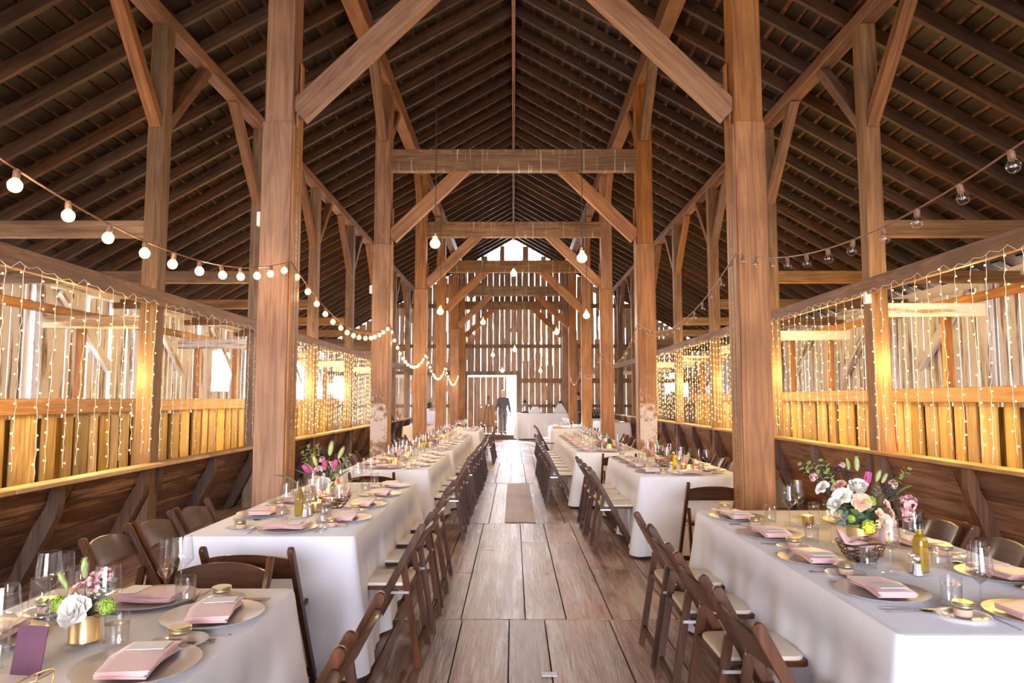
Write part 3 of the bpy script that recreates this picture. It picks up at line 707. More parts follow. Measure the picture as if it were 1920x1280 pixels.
def p_knife(name='table_knife', spoon=False, fork=False):
    bm = BM(); z = .003
    def outline(pts, th):
        a = [bm.verts.new((x, y, 0.0005)) for x, y in pts]; b_ = [bm.verts.new((x, y, th)) for x, y in pts]; n = len(pts)
        bm.faces.new(a[::-1]); bm.faces.new(b_)
        for i in range(n): bm.faces.new((a[i], a[(i+1) % n], b_[(i+1) % n], b_[i]))
    if spoon:
        outline([(-.004, -.095), (.004, -.095), (.0025, .03), (-.0025, .03)], .003); bmesh.ops.translate(bm, verts=bm.verts, vec=(0, 0, 0)); ball(bm, (0, .055, .005), .02, 10, 6, (.9, 1, .25))
        for v in bm.verts:
            if v.co.y > .033: v.co.y = .055 + (v.co.y-.055)*1.45
    elif fork:
        outline([(-.004, -.095), (.004, -.095), (.0025, .03), (-.0025, .03)], .003); outline([(-.003, .03), (.003, .03), (.011, .05), (-.011, .05)], .004)
        for k in range(4): x = -.0092+.0061*k; outline([(x-.0014, .05), (x+.0014, .05), (x+.001, .09), (x-.001, .09)], .0035)
    else:
        outline([(-.0055, -.11), (.0055, -.11), (.0045, .005), (-.0045, .005)], .005)
        outline([(-.0045, .005), (.0045, .005), (.0085, .03), (.0085, .085), (.002, .11), (-.0045, .10)], .0022)
    return Stamp(obj(name, bm, M['cutlery'], label='x', cat='cutlery'))
P = dict(charger=p_charger(), napkin=p_napkin(), card=p_card(), saucer=p_saucer(), jar=p_jar(), tumbler=p_tumbler(), wine=p_wine(), flute=p_flute(), knife=p_knife(), spoon=p_knife('table_spoon', spoon=True), fork=p_knife('dinner_fork', fork=True))
KN = dict(charger='silver charger plate', napkin='folded blush pink napkin', card='small white place card', saucer='white bread plate', jar='gold-lidded salt jar', tumbler='water tumbler', wine='wine glass', flute='champagne flute', knife='table knife', spoon='spoon', fork='fork')
def setting(k, x, y, face, where, idx, far=False, fwd=1.0):
    """face: rotation so that the diner looks along local +y"""
    c, s_ = cos(face), sin(face)
    place = '%s %s place' % (ORD[idx], where) if idx is not None else '%s place' % where
    def put(kind, r, f, z, rot=0):
        jx, jy = R.uniform(-.012, .012), R.uniform(-.012, .012)
        if kind == 'charger': jx *= .5; jy *= .5
        lx, ly = r+jx, f+jy
        P[kind].put((x+lx*c-ly*s_, y+lx*s_+ly*c, z), face+rot, '%s at the %s of the %s table' % (KN[kind], place, TN[k]))
    a = R.uniform(-.12, .12)
    jx, jy = R.uniform(-.01, .01), R.uniform(-.01, .01); x += jx; y += jy
    put('charger', 0, 0, TZ)
    P['napkin'].put((x, y, TZ+.0135), face+a, '%s at the %s of the %s table' % (KN['napkin'], place, TN[k]))
    if not far: P['card'].put((x+.055*c, y+.055*s_, TZ+.0425), face+a+.05, '%s at the %s of the %s table' % (KN['card'], place, TN[k]))
    sx_ = -.265; jxx = R.uniform(-.01, .01)
    px, py = x+sx_*c-jxx*s_, y+sx_*s_+jxx*c
    P['saucer'].put((px, py, TZ), face, '%s at the %s of the %s table' % (KN['saucer'], place, TN[k]))
    P['jar'].put((px, py, TZ+.0035), face, '%s at the %s of the %s table' % (KN['jar'], place, TN[k]))
    put('tumbler', .15, .16*fwd, TZ)
    put('wine', .235, .225*fwd, TZ, R.uniform(0, 3)); put('flute', .165, .265*fwd, TZ, R.uniform(0, 3))
    if not far:
        put('knife', .195, -.01, TZ); put('spoon', .225, -.02, TZ); put('fork', -.175, -.04, TZ, .03)
def run(k, x, ys, face, where, far=False):
    for i, y in enumerate(ys): setting(k, x, y, face, where, i, far)
run('L1', -1.03, [1.97, 2.49][:1] + [2.43], WE, 'aisle-side')
run('L1', -1.62, [2.2], EA, 'wall-side')
setting('L1', -1.33, 2.62, PI, 'far-end', None)
run('L2', -1.04, [4.34, 4.90, 5.44, 5.95], WE, 'aisle-side')
run('L2', -1.62, [4.55, 5.1, 5.65], EA, 'wall-side')
setting('L2', -1.30, 4.03, 0, 'near-end', None)
run('L3', -1.07, [7.8, 8.3, 8.8, 9.3], WE, 'aisle-side')
run('L3', -1.62, [8.0, 8.55, 9.1], EA, 'wall-side', True)
setting('L3', -1.36, 7.55, 0, 'near-end', None)
run('L4', -1.055, [10.35, 10.9, 11.45, 12.0, 12.75, 13.3, 13.85, 14.4], WE, 'aisle-side', True); run('L4', -1.62, [10.5, 11.05, 11.6, 12.15, 12.75, 13.3, 13.85, 14.4], EA, 'wall-side', True)
run('L5', -1.0, [16.4, 16.95, 17.5, 18.05], WE, 'aisle-side', True); run('L5', -1.6, [16.5, 17.2, 17.9], EA, 'wall-side', True)
run('R1', 1.40, [2.72, 3.26, 3.84, 4.41], EA, 'aisle-side')
setting('R1', 1.80, 2.435, 0, 'near-end', None, fwd=.8)
run('R1', 2.05, [2.98, 3.6, 4.25], WE, 'wall-side')
run('R2', 1.40, [7.15, 7.7, 8.2, 8.7], EA, 'aisle-side')
setting('R2', 1.74, 6.94, 0, 'near-end', None)
run('R2', 2.05, [7.3, 7.9, 8.5], WE, 'wall-side', True)
run('R3', 1.05, [10.1, 10.65, 11.2, 11.75, 12.4, 12.95, 13.5, 14.05], EA, 'aisle-side', True); run('R3', 1.62, [10.4, 10.95, 11.5, 12.05, 12.6, 13.15, 13.7, 14.2], WE, 'wall-side', True)
setting('R3', 1.36, 9.92, 0, 'near-end', None, True)
run('R4', 1.17, [17.9, 18.5, 19.1, 19.7], EA, 'aisle-side', True); run('R4', 1.7, [18.0, 18.7, 19.4], WE, 'wall-side', True)
# extra glasses that stand along the middle of the nearest left table
for nm, x, y in (('wine', -1.60, 2.45), ('flute', -1.52, 2.62)): pass

# ---------------------------------------------------------------- centre pieces: oil, shakers, bread basket, candles, flowers
def make_oil():
    t = empty('oil_bottle', label='x', cat='bottle')
    bm = BM(); prof = [(.0, .026), (.135, .026), (.150, .022), (.163, .012), (.195, .011)]
    prev = None
    for z, h in prof:
        c = .3*h; q = [(h-c, -h), (h, -h+c), (h, h-c), (h-c, h), (-h+c, h), (-h, h-c), (-h, -h+c), (-h+c, -h)]
        ring = [bm.verts.new((a, b_, z)) for a, b_ in q]
        if prev:
            for i in range(8): bm.faces.new((prev[i], prev[(i+1) % 8], ring[(i+1) % 8], ring[i]))
        else: bm.faces.new(ring[::-1])
        prev = ring
    obj('glass_bottle', bm, M['glasst'], t)
    bm = BM(); prev = None
    for z, h in [(.003, .024), (.134, .024), (.148, .020), (.160, .010), (.176, .0095)]:
        c = .3*h; q = [(h-c, -h), (h, -h+c), (h, h-c), (h-c, h), (-h+c, h), (-h, h-c), (-h, -h+c), (-h+c, -h)]
        ring = [bm.verts.new((a, b_, z)) for a, b_ in q]
        if prev:
            for i in range(8): bm.faces.new((prev[i], prev[(i+1) % 8], ring[(i+1) % 8], ring[i]))
        else: bm.faces.new(ring[::-1])
        prev = ring
    bm.faces.new(prev); obj('olive_oil', bm, M['oil'], t, label='golden olive oil')
    bm = BM(); lathe(bm, [(0, .180), (.0095, .181), (.0095, .20), (.0145, .2), (.0145, .205), (.011, .207), (.0125, .209), (.011, .211), (.009, .222), (.004, .236), (0, .237)], 12); obj('pourer', bm, M['black'], t, smooth=True, label='black pourer')
    return Stamp(t)
def make_shaker(fill):
    t = empty('salt_shaker' if fill == 'salt' else 'pepper_shaker', label='x', cat='shaker')
    revolved('glass_body', [(0, 0), (.021, 0), (.021, .006), (.0155, .03), (.0135, .058), (.0142, .068)], M['glasst'], 8, t)
    revolved('contents', [(0, .003), (.0185, .003), (.0185, .007), (.0140, .03), (.0125, .050), (0, .051)], M['paper'] if fill == 'salt' else M['charger'], 8, t)
    revolved('cap', [(.0148, .066), (.0148, .077), (.0125, .081), (0, .082)], M['steel'], 12, t, label='steel cap')
    return Stamp(t)
def make_basket():
    t = empty('wire_bread_basket', label='x', cat='basket')
    bm = BM(); rr = random.Random(9)
    def prof(f): return .058+.062*f**.75, .003+.085*f
    for k in range(11):
        f = k/10; r, z = prof(f); ph = rr.uniform(0, 6)
        tube(bm, [((r)*cos(a), (r)*sin(a)*.78, z + .006*sin(3*a+ph)) for a in [2*PI*i/28 for i in range(29)]], .0017 if k < 10 else .003, 4, False)
    for k in range(16):
        a = 2*PI*k/16; tube(bm, [(prof(f)[0]*cos(a+.35*f)*1.0, prof(f)[0]*sin(a+.35*f)*.78, prof(f)[1]) for f in (0, .25, .5, .75, 1)], .0016, 4, False)
    lathe(bm, [(0, .002), (.058, .002), (.058, .005), (0, .005)], 20, sy=.78)
    obj('wire_bowl', bm, M['bask'], t, smooth='all'); return Stamp(t)
def make_liner():
    bm = BM(); nr, na = 9, 40; rr = random.Random(4); grid = []
    for i in range(nr+1):
        f = i/nr; row = []
        for k in range(na):
            a = 2*PI*k/na
            peak = max(0, cos(2*a+.5))**3
            r = .105*f*(1+.12*peak); z = .055 + .030*f + (.055*peak)*f**2*(1 if rr else 1) + .010*sin(5*a+8*f) - .02*(f > .95)*(1-peak) + .03*(1-f)*0
            row.append(bm.verts.new((r*cos(a), r*sin(a)*.78, z)))
        grid.append(row)
    for a, b_ in zip(grid, grid[1:]):
        for k in range(na): bm.faces.new((a[k], a[(k+1) % na], b_[(k+1) % na], b_[k]))
    bmesh.ops.remove_doubles(bm, verts=bm.verts, dist=1e-5)
    bmesh.ops.solidify(bm, geom=list(bm.faces), thickness=.003)
    return Stamp(obj('bread_napkin', bm, M['napkin'], smooth='all', label='x', cat='napkin'))
def make_bread():
    bm = BM(); ball(bm, (0, 0, .022), .03, 14, 9, (1, 1, .75))
    for v in bm.verts: v.co.x *= 1.35; v.co.z += .002*sin(v.co.x*90)
    return Stamp(obj('bread_roll', bm, M['bread'], smooth='all', label='x', cat='bread'))
def make_votive():
    t = empty('votive_candle', label='x', cat='candle')
    revolved('gold_glass', [(0, 0), (.024, 0), (.030, .008), (.033, .02), (.033, .062), (.0315, .062), (.031, .02), (.022, .006)], M['gold'], 20, t)
    bm = BM(); lathe(bm, [(0, .006), (.029, .008), (.029, .035), (0, .034)], 14); obj('wax', bm, M['fcream'], t, smooth=True)
    bm = BM(); lathe(bm, [(0, .036), (.006, .044), (.004, .058), (0, .068)], 8); obj('flame', bm, M['flame'], t, smooth='all')
    return Stamp(t)
def candle_light(x, y, z, e=.5):
    l = bpy.data.lights.new('candle_flame_light', 'POINT'); l.energy = e; l.color = (1, .55, .18); l.shadow_soft_size = .01
    o = bpy.data.objects.new('candle_flame_light', l); COL.objects.link(o); o.location = (x, y, z)
def make_vase(h=.082, r=.042, oval=.75):
    bm = BM(); lathe(bm, [(0, 0), (r*.98, 0), (r*1.03, .002), (r*1.03, .005), (r, .007), (r, h), (r*.95, h), (r*.95, h-.01), (0, h-.012)], 32, sy=oval)
    return Stamp(obj('gold_vase', bm, M['gold'], smooth=True, label='x', cat='vase'))
# flower kinds, unit size 1 (radius), centre at origin, facing +z of the local frame
def petal(bm, L_, w, curl, ang, tilt, lift=0, cup=.3, n=4, rx=0):
    """one cupped petal leaving the centre along ang, opened by tilt"""
    rows_ = []
    for i in range(n+1):
        f = i/n; ww = w*sin(PI*min(1, .12+f*.80))**.7
        row = []
        for j in (-1, -.4, .4, 1):
            a = tilt + curl*f
            rr = L_*f; px = rr*cos(a) if curl == 0 else sum(L_/n*cos(tilt+curl*(q+.5)/n) for q in range(i)); pz = rr*sin(a) if curl == 0 else sum(L_/n*sin(tilt+curl*(q+.5)/n) for q in range(i))
            c = cup*ww*(j*j)
            x = px - c*sin(a)*1.0; z = pz + c*cos(a); y = ww*j
            row.append(bm.verts.new((rx*cos(ang)+x*cos(ang)-y*sin(ang), rx*sin(ang)+x*sin(ang)+y*cos(ang), lift+z)))
        rows_.append(row)
    for a, b_ in zip(rows_, rows_[1:]):
        for k in range(3): bm.faces.new((a[k], a[k+1], b_[k+1], b_[k]))
FM = {}
def fmesh(kind):
    if kind in FM: return FM[kind]
    bm = BM(); rr = random.Random(len(FM)*3+1)
    base = kind.split('_')[0]
    if base == 'rose':
        for k in range(30):
            f = k/29; petal(bm, .55+.55*f, .20+.42*f, -.9-.3*f, k*2.4, 1.62-.95*f**1.4, -.35, .45)
    elif base == 'peony':
        for k in range(26):
            f = k/25; petal(bm, .95+.2*f, .32+.32*f, .75-.2*f, k*2.4, .55-.35*f + .5*(1-f), -.55+.1*(1-f), .5)
    elif base == 'tulip':
        for k in range(6): petal(bm, 2.4, .62, .55, k*PI/3, 1.05 + (.12 if k % 2 else 0), -1.1, .55, rx=.02)
    elif base == 'small':
        for k in range(12):
            f = k/11; petal(bm, .6+.5*f, .25+.3*f, -.7, k*2.4, 1.5-.95*f, -.3, .4, n=3)
    elif base == 'cluster':
        for k in range(46):
            a = rr.uniform(0, 6.28); z = rr.uniform(-.5, 1); r_ = sqrt(max(0, 1-z*z*.8))
            c = Vector((r_*cos(a), r_*sin(a), z))*rr.uniform(.75, 1); m0 = len(bm.verts)
            b2 = BM()
            for q in range(5): petal(b2, .26, .11, -.4, q*1.2566, .5, 0, .2, n=2)
            rot = c.normalized().to_track_quat('Z', 'Y').to_matrix().to_4x4(); rot.translation = c
            bmesh.ops.transform(b2, matrix=rot, verts=b2.verts)
            me = bpy.data.meshes.new('t'); b2.to_mesh(me); b2.free(); bm.from_mesh(me); bpy.data.meshes.remove(me)
    elif base == 'hyd':
        for k in range(90):
            a = rr.uniform(0, 6.28); z = rr.uniform(-.6, 1); r_ = sqrt(max(0, 1-z*z)); ball(bm, (r_*cos(a)*.9, r_*sin(a)*.9, z*.8), .13, 5, 3)
        ball(bm, (0, 0, 0), .8, 8, 5, (1, 1, .8))
    elif base == 'scab':
        ball(bm, (0, 0, 0), .75, 12, 8, (1, 1, .8))
        for k in range(70):
            a = rr.uniform(0, 6.28); z = rr.uniform(-.2, 1); r_ = sqrt(max(0, 1-z*z)); ball(bm, (r_*cos(a)*.75, r_*sin(a)*.75, z*.62), .12, 5, 3)
    elif base == 'tail':
        ball(bm, (0, 0, 1.4), 1, 10, 10, (.5, 1, 1.5))
        for k in range(260):
            a = rr.uniform(0, 6.28); z = rr.uniform(-1, 1); r_ = .5*sqrt(1-z*z); p = Vector((r_*cos(a), r_*sin(a), 1.4+1.5*z)); q = p + Vector((cos(a)*.28, sin(a)*.28, .45)); s_ = Vector((-sin(a), cos(a), 0))*.03
            bm.faces.new([bm.verts.new(v) for v in (p-s_, p+s_, q)])
    elif base == 'leaf':
        petal(bm, 2.0, .42, -.5, 0, .5, 0, .18, n=6)
    elif base == 'round':   # sprig of round leaves
        tube(bm, [(0, 0, -1.5), (.1, 0, 0), (0, .1, 1.2), (.2, 0, 2.4)], .05, 5)
        for k in range(7):
            z = -.2+.42*k; a = k*2.6; b2 = BM(); petal(b2, 1.0, .42, -.3, a, .45, z, .1, n=5, rx=.1)
            me = bpy.data.meshes.new('t'); b2.to_mesh(me); b2.free(); bm.from_mesh(me); bpy.data.meshes.remove(me)
    me = bpy.data.meshes.new(kind); bmesh.ops.recalc_face_normals(bm, faces=bm.faces) if base not in ('rose', 'peony', 'tulip', 'small', 'cluster', 'leaf', 'round') else None
    bm.to_mesh(me); bm.free(); me.shade_smooth(); FM[kind] = me; return me
FL = {  # key: mesh kind, material, part name
 'w': ('peony_w', 'fwhite', 'peony'), 'c': ('rose_c', 'fcream', 'rose'), 'W': ('rose_w', 'fwhite', 'rose'), 'p': ('rose_p', 'fpeach', 'rose'), 's': ('small_p', 'fpeach', 'spray_rose'), 'k': ('cluster_k', 'fpink', 'stock_flower'),
 't': ('tulip_t', 'fmag', 'tulip'), 'd': ('scab_d', 'fdark', 'scabiosa'), 'b': ('tail_b', 'tail', 'bunny_tail_grass'), 'h': ('hyd_h', 'hyd', 'green_viburnum'), 'L': ('leaf_d', 'leafd', 'leaf'), 'l': ('leaf_l', 'leafl', 'leaf'),
 'e': ('round_e', 'leafg', 'eucalyptus_sprig'), 'g': ('round_g', 'leafl', 'leafy_sprig')}
def bouquet(x, y, z, items, label, core=.06, name='flower_arrangement', stems=True):
    t = empty(name, (x, y, z), 0, label, 'flowers')
    bm = BM(); rr = random.Random(int(abs(x)*100))
    for k in range(26):   # dense greenery between the blooms
        a = rr.uniform(0, 6.28); e_ = rr.uniform(.1, 1.3); b2 = BM(); petal(b2, core*rr.uniform(.8, 1.3), core*.28, -.4, 0, .3, 0, .2, n=4)
        me = bpy.data.meshes.new('t'); mt = Matrix.Rotation(a, 4, 'Z') @ Matrix.Rotation(-e_, 4, 'Y'); mt.translation = Vector((0, 0, core*.1)); bmesh.ops.transform(b2, matrix=mt, verts=b2.verts)
        b2.to_mesh(me); b2.free(); bm.from_mesh(me); bpy.data.meshes.remove(me)
    ball(bm, (0, 0, core*.35), core*.62, 10, 6)
    for it in items:
        dx, dz, dy, kd, r_ = it; tube(bm, [(0, 0, 0), (dx*.4, dy*.4, dz*.55), (dx*.96, dy*.96, dz*.96)], .0016, 4, False)
    obj('greenery', bm, M['leafd'], t, smooth='all')
    for it in items:
        dx, dz, dy, kd, r_ = it; mk, mt, pn = FL[kd]
        o = bpy.data.objects.new(pn, fmesh(mk))
        if not o.data.materials: o.data.materials.append(M[mt])
        COL.objects.link(o); o.parent = t; o.location = (dx, dy, dz); o.scale = (r_,)*3
        d = Vector((dx, dy-.035, dz*.55+.02)).normalized()
        if kd in 'bgte': d = Vector((dx*1.2, dy*.8, max(.12, dz+.04))).normalized()
        q = d.to_track_quat('Z', 'Y')
        if kd in 'lL':
            q = Vector((dx, dy, dz*.4)).normalized().to_track_quat('X', 'Z')
        o.rotation_mode = 'QUATERNION'; o.rotation_quaternion = q
    return t
OILB, SALT, PEP, BASK, LINER, BREAD, VOT = make_oil(), make_shaker('salt'), make_shaker('pepper'), make_basket(), make_liner(), make_bread(), make_votive()
VS, VL = make_vase(), make_vase(.10, .065, .8)
def mid(k, oil=None, salt=None, basket=None, votive=(), rz=.4):
    n = TN[k]
    if oil: OILB.put((*oil, TZ), rz, 'olive oil bottle with black pourer on the %s table' % n)
    if salt: SALT.put((*salt, TZ), 0, 'glass salt shaker on the %s table' % n); PEP.put((salt[0]+.012, salt[1]+.055, TZ), 0, 'glass pepper shaker on the %s table' % n)
    if basket:
        BASK.put((*basket, TZ), .3, 'dark wire bread basket on the %s table' % n); LINER.put((basket[0], basket[1], TZ+.01), .3, 'pink napkin lining the bread basket on the %s table' % n)
        BREAD.put((basket[0]+.035, basket[1]-.045, TZ+.062), .3, 'crusty bread roll in the basket on the %s table' % n)
    for i, v in enumerate(votive):
        VOT.put((*v, TZ), 0, '%s gold votive candle from the near end of the %s table' % (ORD[i], n)); candle_light(v[0], v[1], TZ+.075)
mid('R1', (1.755, 3.06), (1.70, 2.99), (1.60, 3.26), [(1.72, 3.36), (1.725, 4.14)])
mid('L2', (-1.37, 4.49), (-1.315, 4.44), (-1.23, 4.80), [(-1.30, 4.62), (-1.27, 5.0)])
mid('L3', None, None, None, [(-1.42, 8.0), (-1.30, 8.45)])
mid('L4', (-1.33, 10.75), (-1.28, 10.7), (-1.30, 11.15), [(-1.4, 10.7), (-1.35, 12.9)])
mid('R2', (1.70, 7.45), (1.66, 7.40), (1.66, 7.7), [(1.78, 7.35)])
mid('R3', (1.36, 10.5), (1.32, 10.45), (1.36, 10.8), [(1.4, 11.3)])
mid('L1', None, None, None, [(-1.31, 1.72)])
# nearest right: the big low bouquet (pixel scale 361 per metre at its depth)
q = lambda u, v, dy, kd, r_, s=361.0, cu=1607, cv=1005: ((u-cu)/s, (cv-v)/s, dy, kd, r_)
VL.put((1.76, 3.60, TZ), 0, 'gold oval vase under the big bouquet on the nearest right table')
bouquet(1.76, 3.60, TZ+.10, [q(u, v-6, d, k, r_) for u, v, d, k, r_ in [(1596, 937, -.07, 'w', .055), (1591, 962, -.12, 'p', .050), (1627, 997, -.15, 'c', .048), (1566, 955, -.06, 'W', .052), (1540, 942, 0, 'W', .042), (1550, 968, -.08, 'w', .042), (1571, 938, .0, 'p', .04),
 (1622, 926, -.02, 't', .030), (1650, 946, -.05, 'd', .026), (1591, 918, 0, 'd', .028), (1579, 911, .04, 'd', .026), (1607, 912, .0, 'b', .024), (1636, 930, -.03, 'b', .020), (1652, 934, .0, 'b', .018), (1636, 966, -.12, 's', .026), (1617, 981, -.15, 's', .027), (1648, 984, -.1, 's', .028), (1647, 999, -.12, 's', .026),
 (1693, 972, -.02, 'k', .045), (1683, 988, -.06, 'k', .038), (1676, 938, .02, 'k', .024), (1530, 925, .02, 'k', .022), (1588, 905, .05, 'k', .018), (1597, 1003, -.15, 'h', .034), (1612, 962, -.1, 'h', .026), (1572, 992, -.12, 'h', .02),
 (1540, 920, .02, 'g', .030), (1522, 918, .02, 'g', .026), (1555, 915, 0, 'g', .028), (1686, 925, 0, 'g', .026), (1672, 940, 0, 'g', .022), (1560, 935, -.02, 'g', .026), (1640, 975, -.06, 'L', .045), (1655, 965, 0, 'L', .05), (1580, 985, -.12, 'L', .045), (1570, 992, -.1, 'e', .022), (1624, 952, -.08, 'e', .020), (1605, 985, -.1, 'L', .04), (1560, 985, -.05, 'l', .05), (1675, 955, -.02, 'l', .045), (1600, 912, .05, 'l', .03), (1612, 1010, -.1, 'L', .04), (1580, 1008, -.12, 'L', .05), (1630, 1012, -.12, 'L', .05), (1560, 1000, -.08, 'L', .05), (1655, 1000, -.08, 'L', .05), (1600, 975, -.10, 'l', .045), (1566, 1005, -.1, 'e', .022)]],
 'big loose bouquet of white peony, peach roses and tulip on the nearest right table', core=.13)
q2 = lambda u, v, dy, kd, r_: q(u, v, dy, kd, r_, 254.0, 609, 925)
VL.put((-1.38, 5.12, TZ), 0, 'gold oval vase hidden under greenery on the second left table')
bouquet(-1.38, 5.12, TZ+.10, [q2(*a) for a in [(579, 891, -.05, 't', .032), (589, 893, -.03, 't', .030), (613, 884, -.06, 't', .032), (629, 883, -.03, 't', .032), (616, 914, -.15, 'W', .055), (600, 910, -.10, 'c', .04), (607, 897, -.1, 'k', .05), (640, 912, -.05, 'p', .045), (606, 856, 0, 'd', .026), (629, 868, .02, 'd', .022), (619, 866, -.02, 'b', .034), (634, 872, 0, 'b', .03), (598, 886, -.05, 'b', .028),
 (585, 868, 0, 'g', .035), (575, 876, .02, 'g', .032), (596, 866, .03, 'g', .032), (645, 880, .02, 'g', .03), (560, 915, -.04, 'L', .085), (585, 905, -.08, 'L', .07), (635, 895, -.06, 'L', .07), (628, 908, -.1, 'L', .06), (640, 905, -.05, 'L', .06), (625, 918, -.1, 'L', .05), (592, 896, -.05, 'l', .06), (580, 922, -.06, 'L', .07), (648, 918, -.02, 'L', .06), (604, 875, 0, 'k', .025)]],
 'tall leafy bouquet with magenta tulips on the second left table', core=.12)
# nearest left: small oval gold vase with one white rose
VS.put((-1.318, 2.19, TZ), .3, 'small oval gold vase holding the white rose on the nearest left table')
bouquet(-1.318, 2.19, TZ+.082, [((u-156)/590, (1165-v)/590, dy, k, r_) for u, v, dy, k, r_ in [(151, 1150, -.05, 'W', .050), (113, 1146, -.01, 'h', .026), (199, 1150, -.01, 'h', .026), (172, 1112, .01, 'k', .034), (183, 1100, .02, 'k', .024), (137, 1120, 0, 's', .028), (146, 1104, .02, 'b', .020), (112, 1118, .02, 'b', .016), (125, 1125, 0, 'b', .014), (195, 1125, 0, 'e', .018), (188, 1135, -.02, 'e', .016), (92, 1155, .0, 'e', .018), (110, 1168, -.03, 'e', .014), (190, 1168, -.02, 'L', .035), (178, 1120, 0, 'l', .02)]],
 'small posy of one open white rose, pink stock and viburnum on the nearest left table', core=.045)
SM = [('L3', -1.33, 7.95, 'kkhpsL', 'pink stock and peach posy'), ('L3', -1.33, 8.9, 'ptdLk', 'peach and plum posy'), ('L4', -1.42, 10.62, 'WkcLgts', 'tall cream rose bouquet'), ('L4', -1.33, 11.9, 'kpdLg', 'pink and plum posy'), ('L4', -1.33, 13.2, 'pdkLg', 'coral and plum bouquet'), ('L4', -1.33, 14.3, 'skgL', 'little peach posy'), ('L5', -1.33, 17.0, 'cgLp', 'pale mixed posy'),
      ('R2', 1.80, 7.15, 'pbhLs', 'peach rose and bunny tail posy'), ('R2', 1.72, 8.3, 'tkLgb', 'green and magenta bouquet'), ('R3', 1.42, 10.35, 'pkLgs', 'peach bouquet'), ('R3', 1.36, 11.6, 'kpgLtd', 'pink and plum bouquet'), ('R3', 1.36, 13.0, 'kpbLgd', 'full pink bouquet'), ('R4', 1.5, 18.2, 'cgLs', 'little cream posy')]
for i, (k, x, y, kinds, nm) in enumerate(SM):
    rr = random.Random(i+40); big = .07 if 'bouquet' in nm else .05
    VS.put((x, y, TZ), rr.uniform(0, 1), 'gold vase holding the %s on the %s table' % (nm, TN[k]))
    its = []
    for j in range(12 if big > .06 else 8):
        kd = kinds[j % len(kinds)]; a = rr.uniform(0, 6.28); e_ = rr.uniform(.2, 1.3); d = big*rr.uniform(1.0, 1.6)
        its.append((d*cos(a)*cos(e_)*1.1, d*sin(e_)+.01, d*sin(a)*cos(e_)-.01, kd, {'g': .022, 'e': .02, 'L': .045, 'l': .04, 'b': .02, 't': .022, 'd': .02, 's': .024, 'h': .025}.get(kd, .036)))
    bouquet(x, y, TZ+.082, its, '%s on the %s table' % (nm, TN[k]), core=big*.9)
# purple table card and gold wire holder at the near left corner
bm = BM(); box(bm, -.045, .045, -.0012, .0012, 0, .125); o = obj('table_card', bm, M['purple'], label='dark purple table card standing behind the candle on the nearest left table', cat='card', loc=(-1.315, 1.93, TZ), rot=(radians(-10), 0, radians(-8)))
t = empty('geometric_holder', (-1.20, 1.80, TZ), .2, 'brass ring holder beside the purple card on the nearest left table', 'holder')
bm = BM(); tube(bm, [(.04*cos(a), .04*sin(a), .045+.012*cos(a)) for a in [2*PI*i/24 for i in range(25)]], .002, 6, False); tube(bm, [(.036*cos(a), .036*sin(a), .003) for a in [2*PI*i/24 for i in range(25)]], .002, 6, False)
for k in range(4): a = k*PI/2+.3; tube(bm, [(.036*cos(a), .036*sin(a), .003), (.04*cos(a), .04*sin(a), .045+.012*cos(a))], .0018, 5)
obj('brass_frame', bm, M['gold'], t, smooth='all')
bm = BM(); lathe(bm, [(0, .002), (.032, .002), (.03, .01), (0, .008)], 20); obj('brass_dish', bm, M['gold'], t, smooth='all')

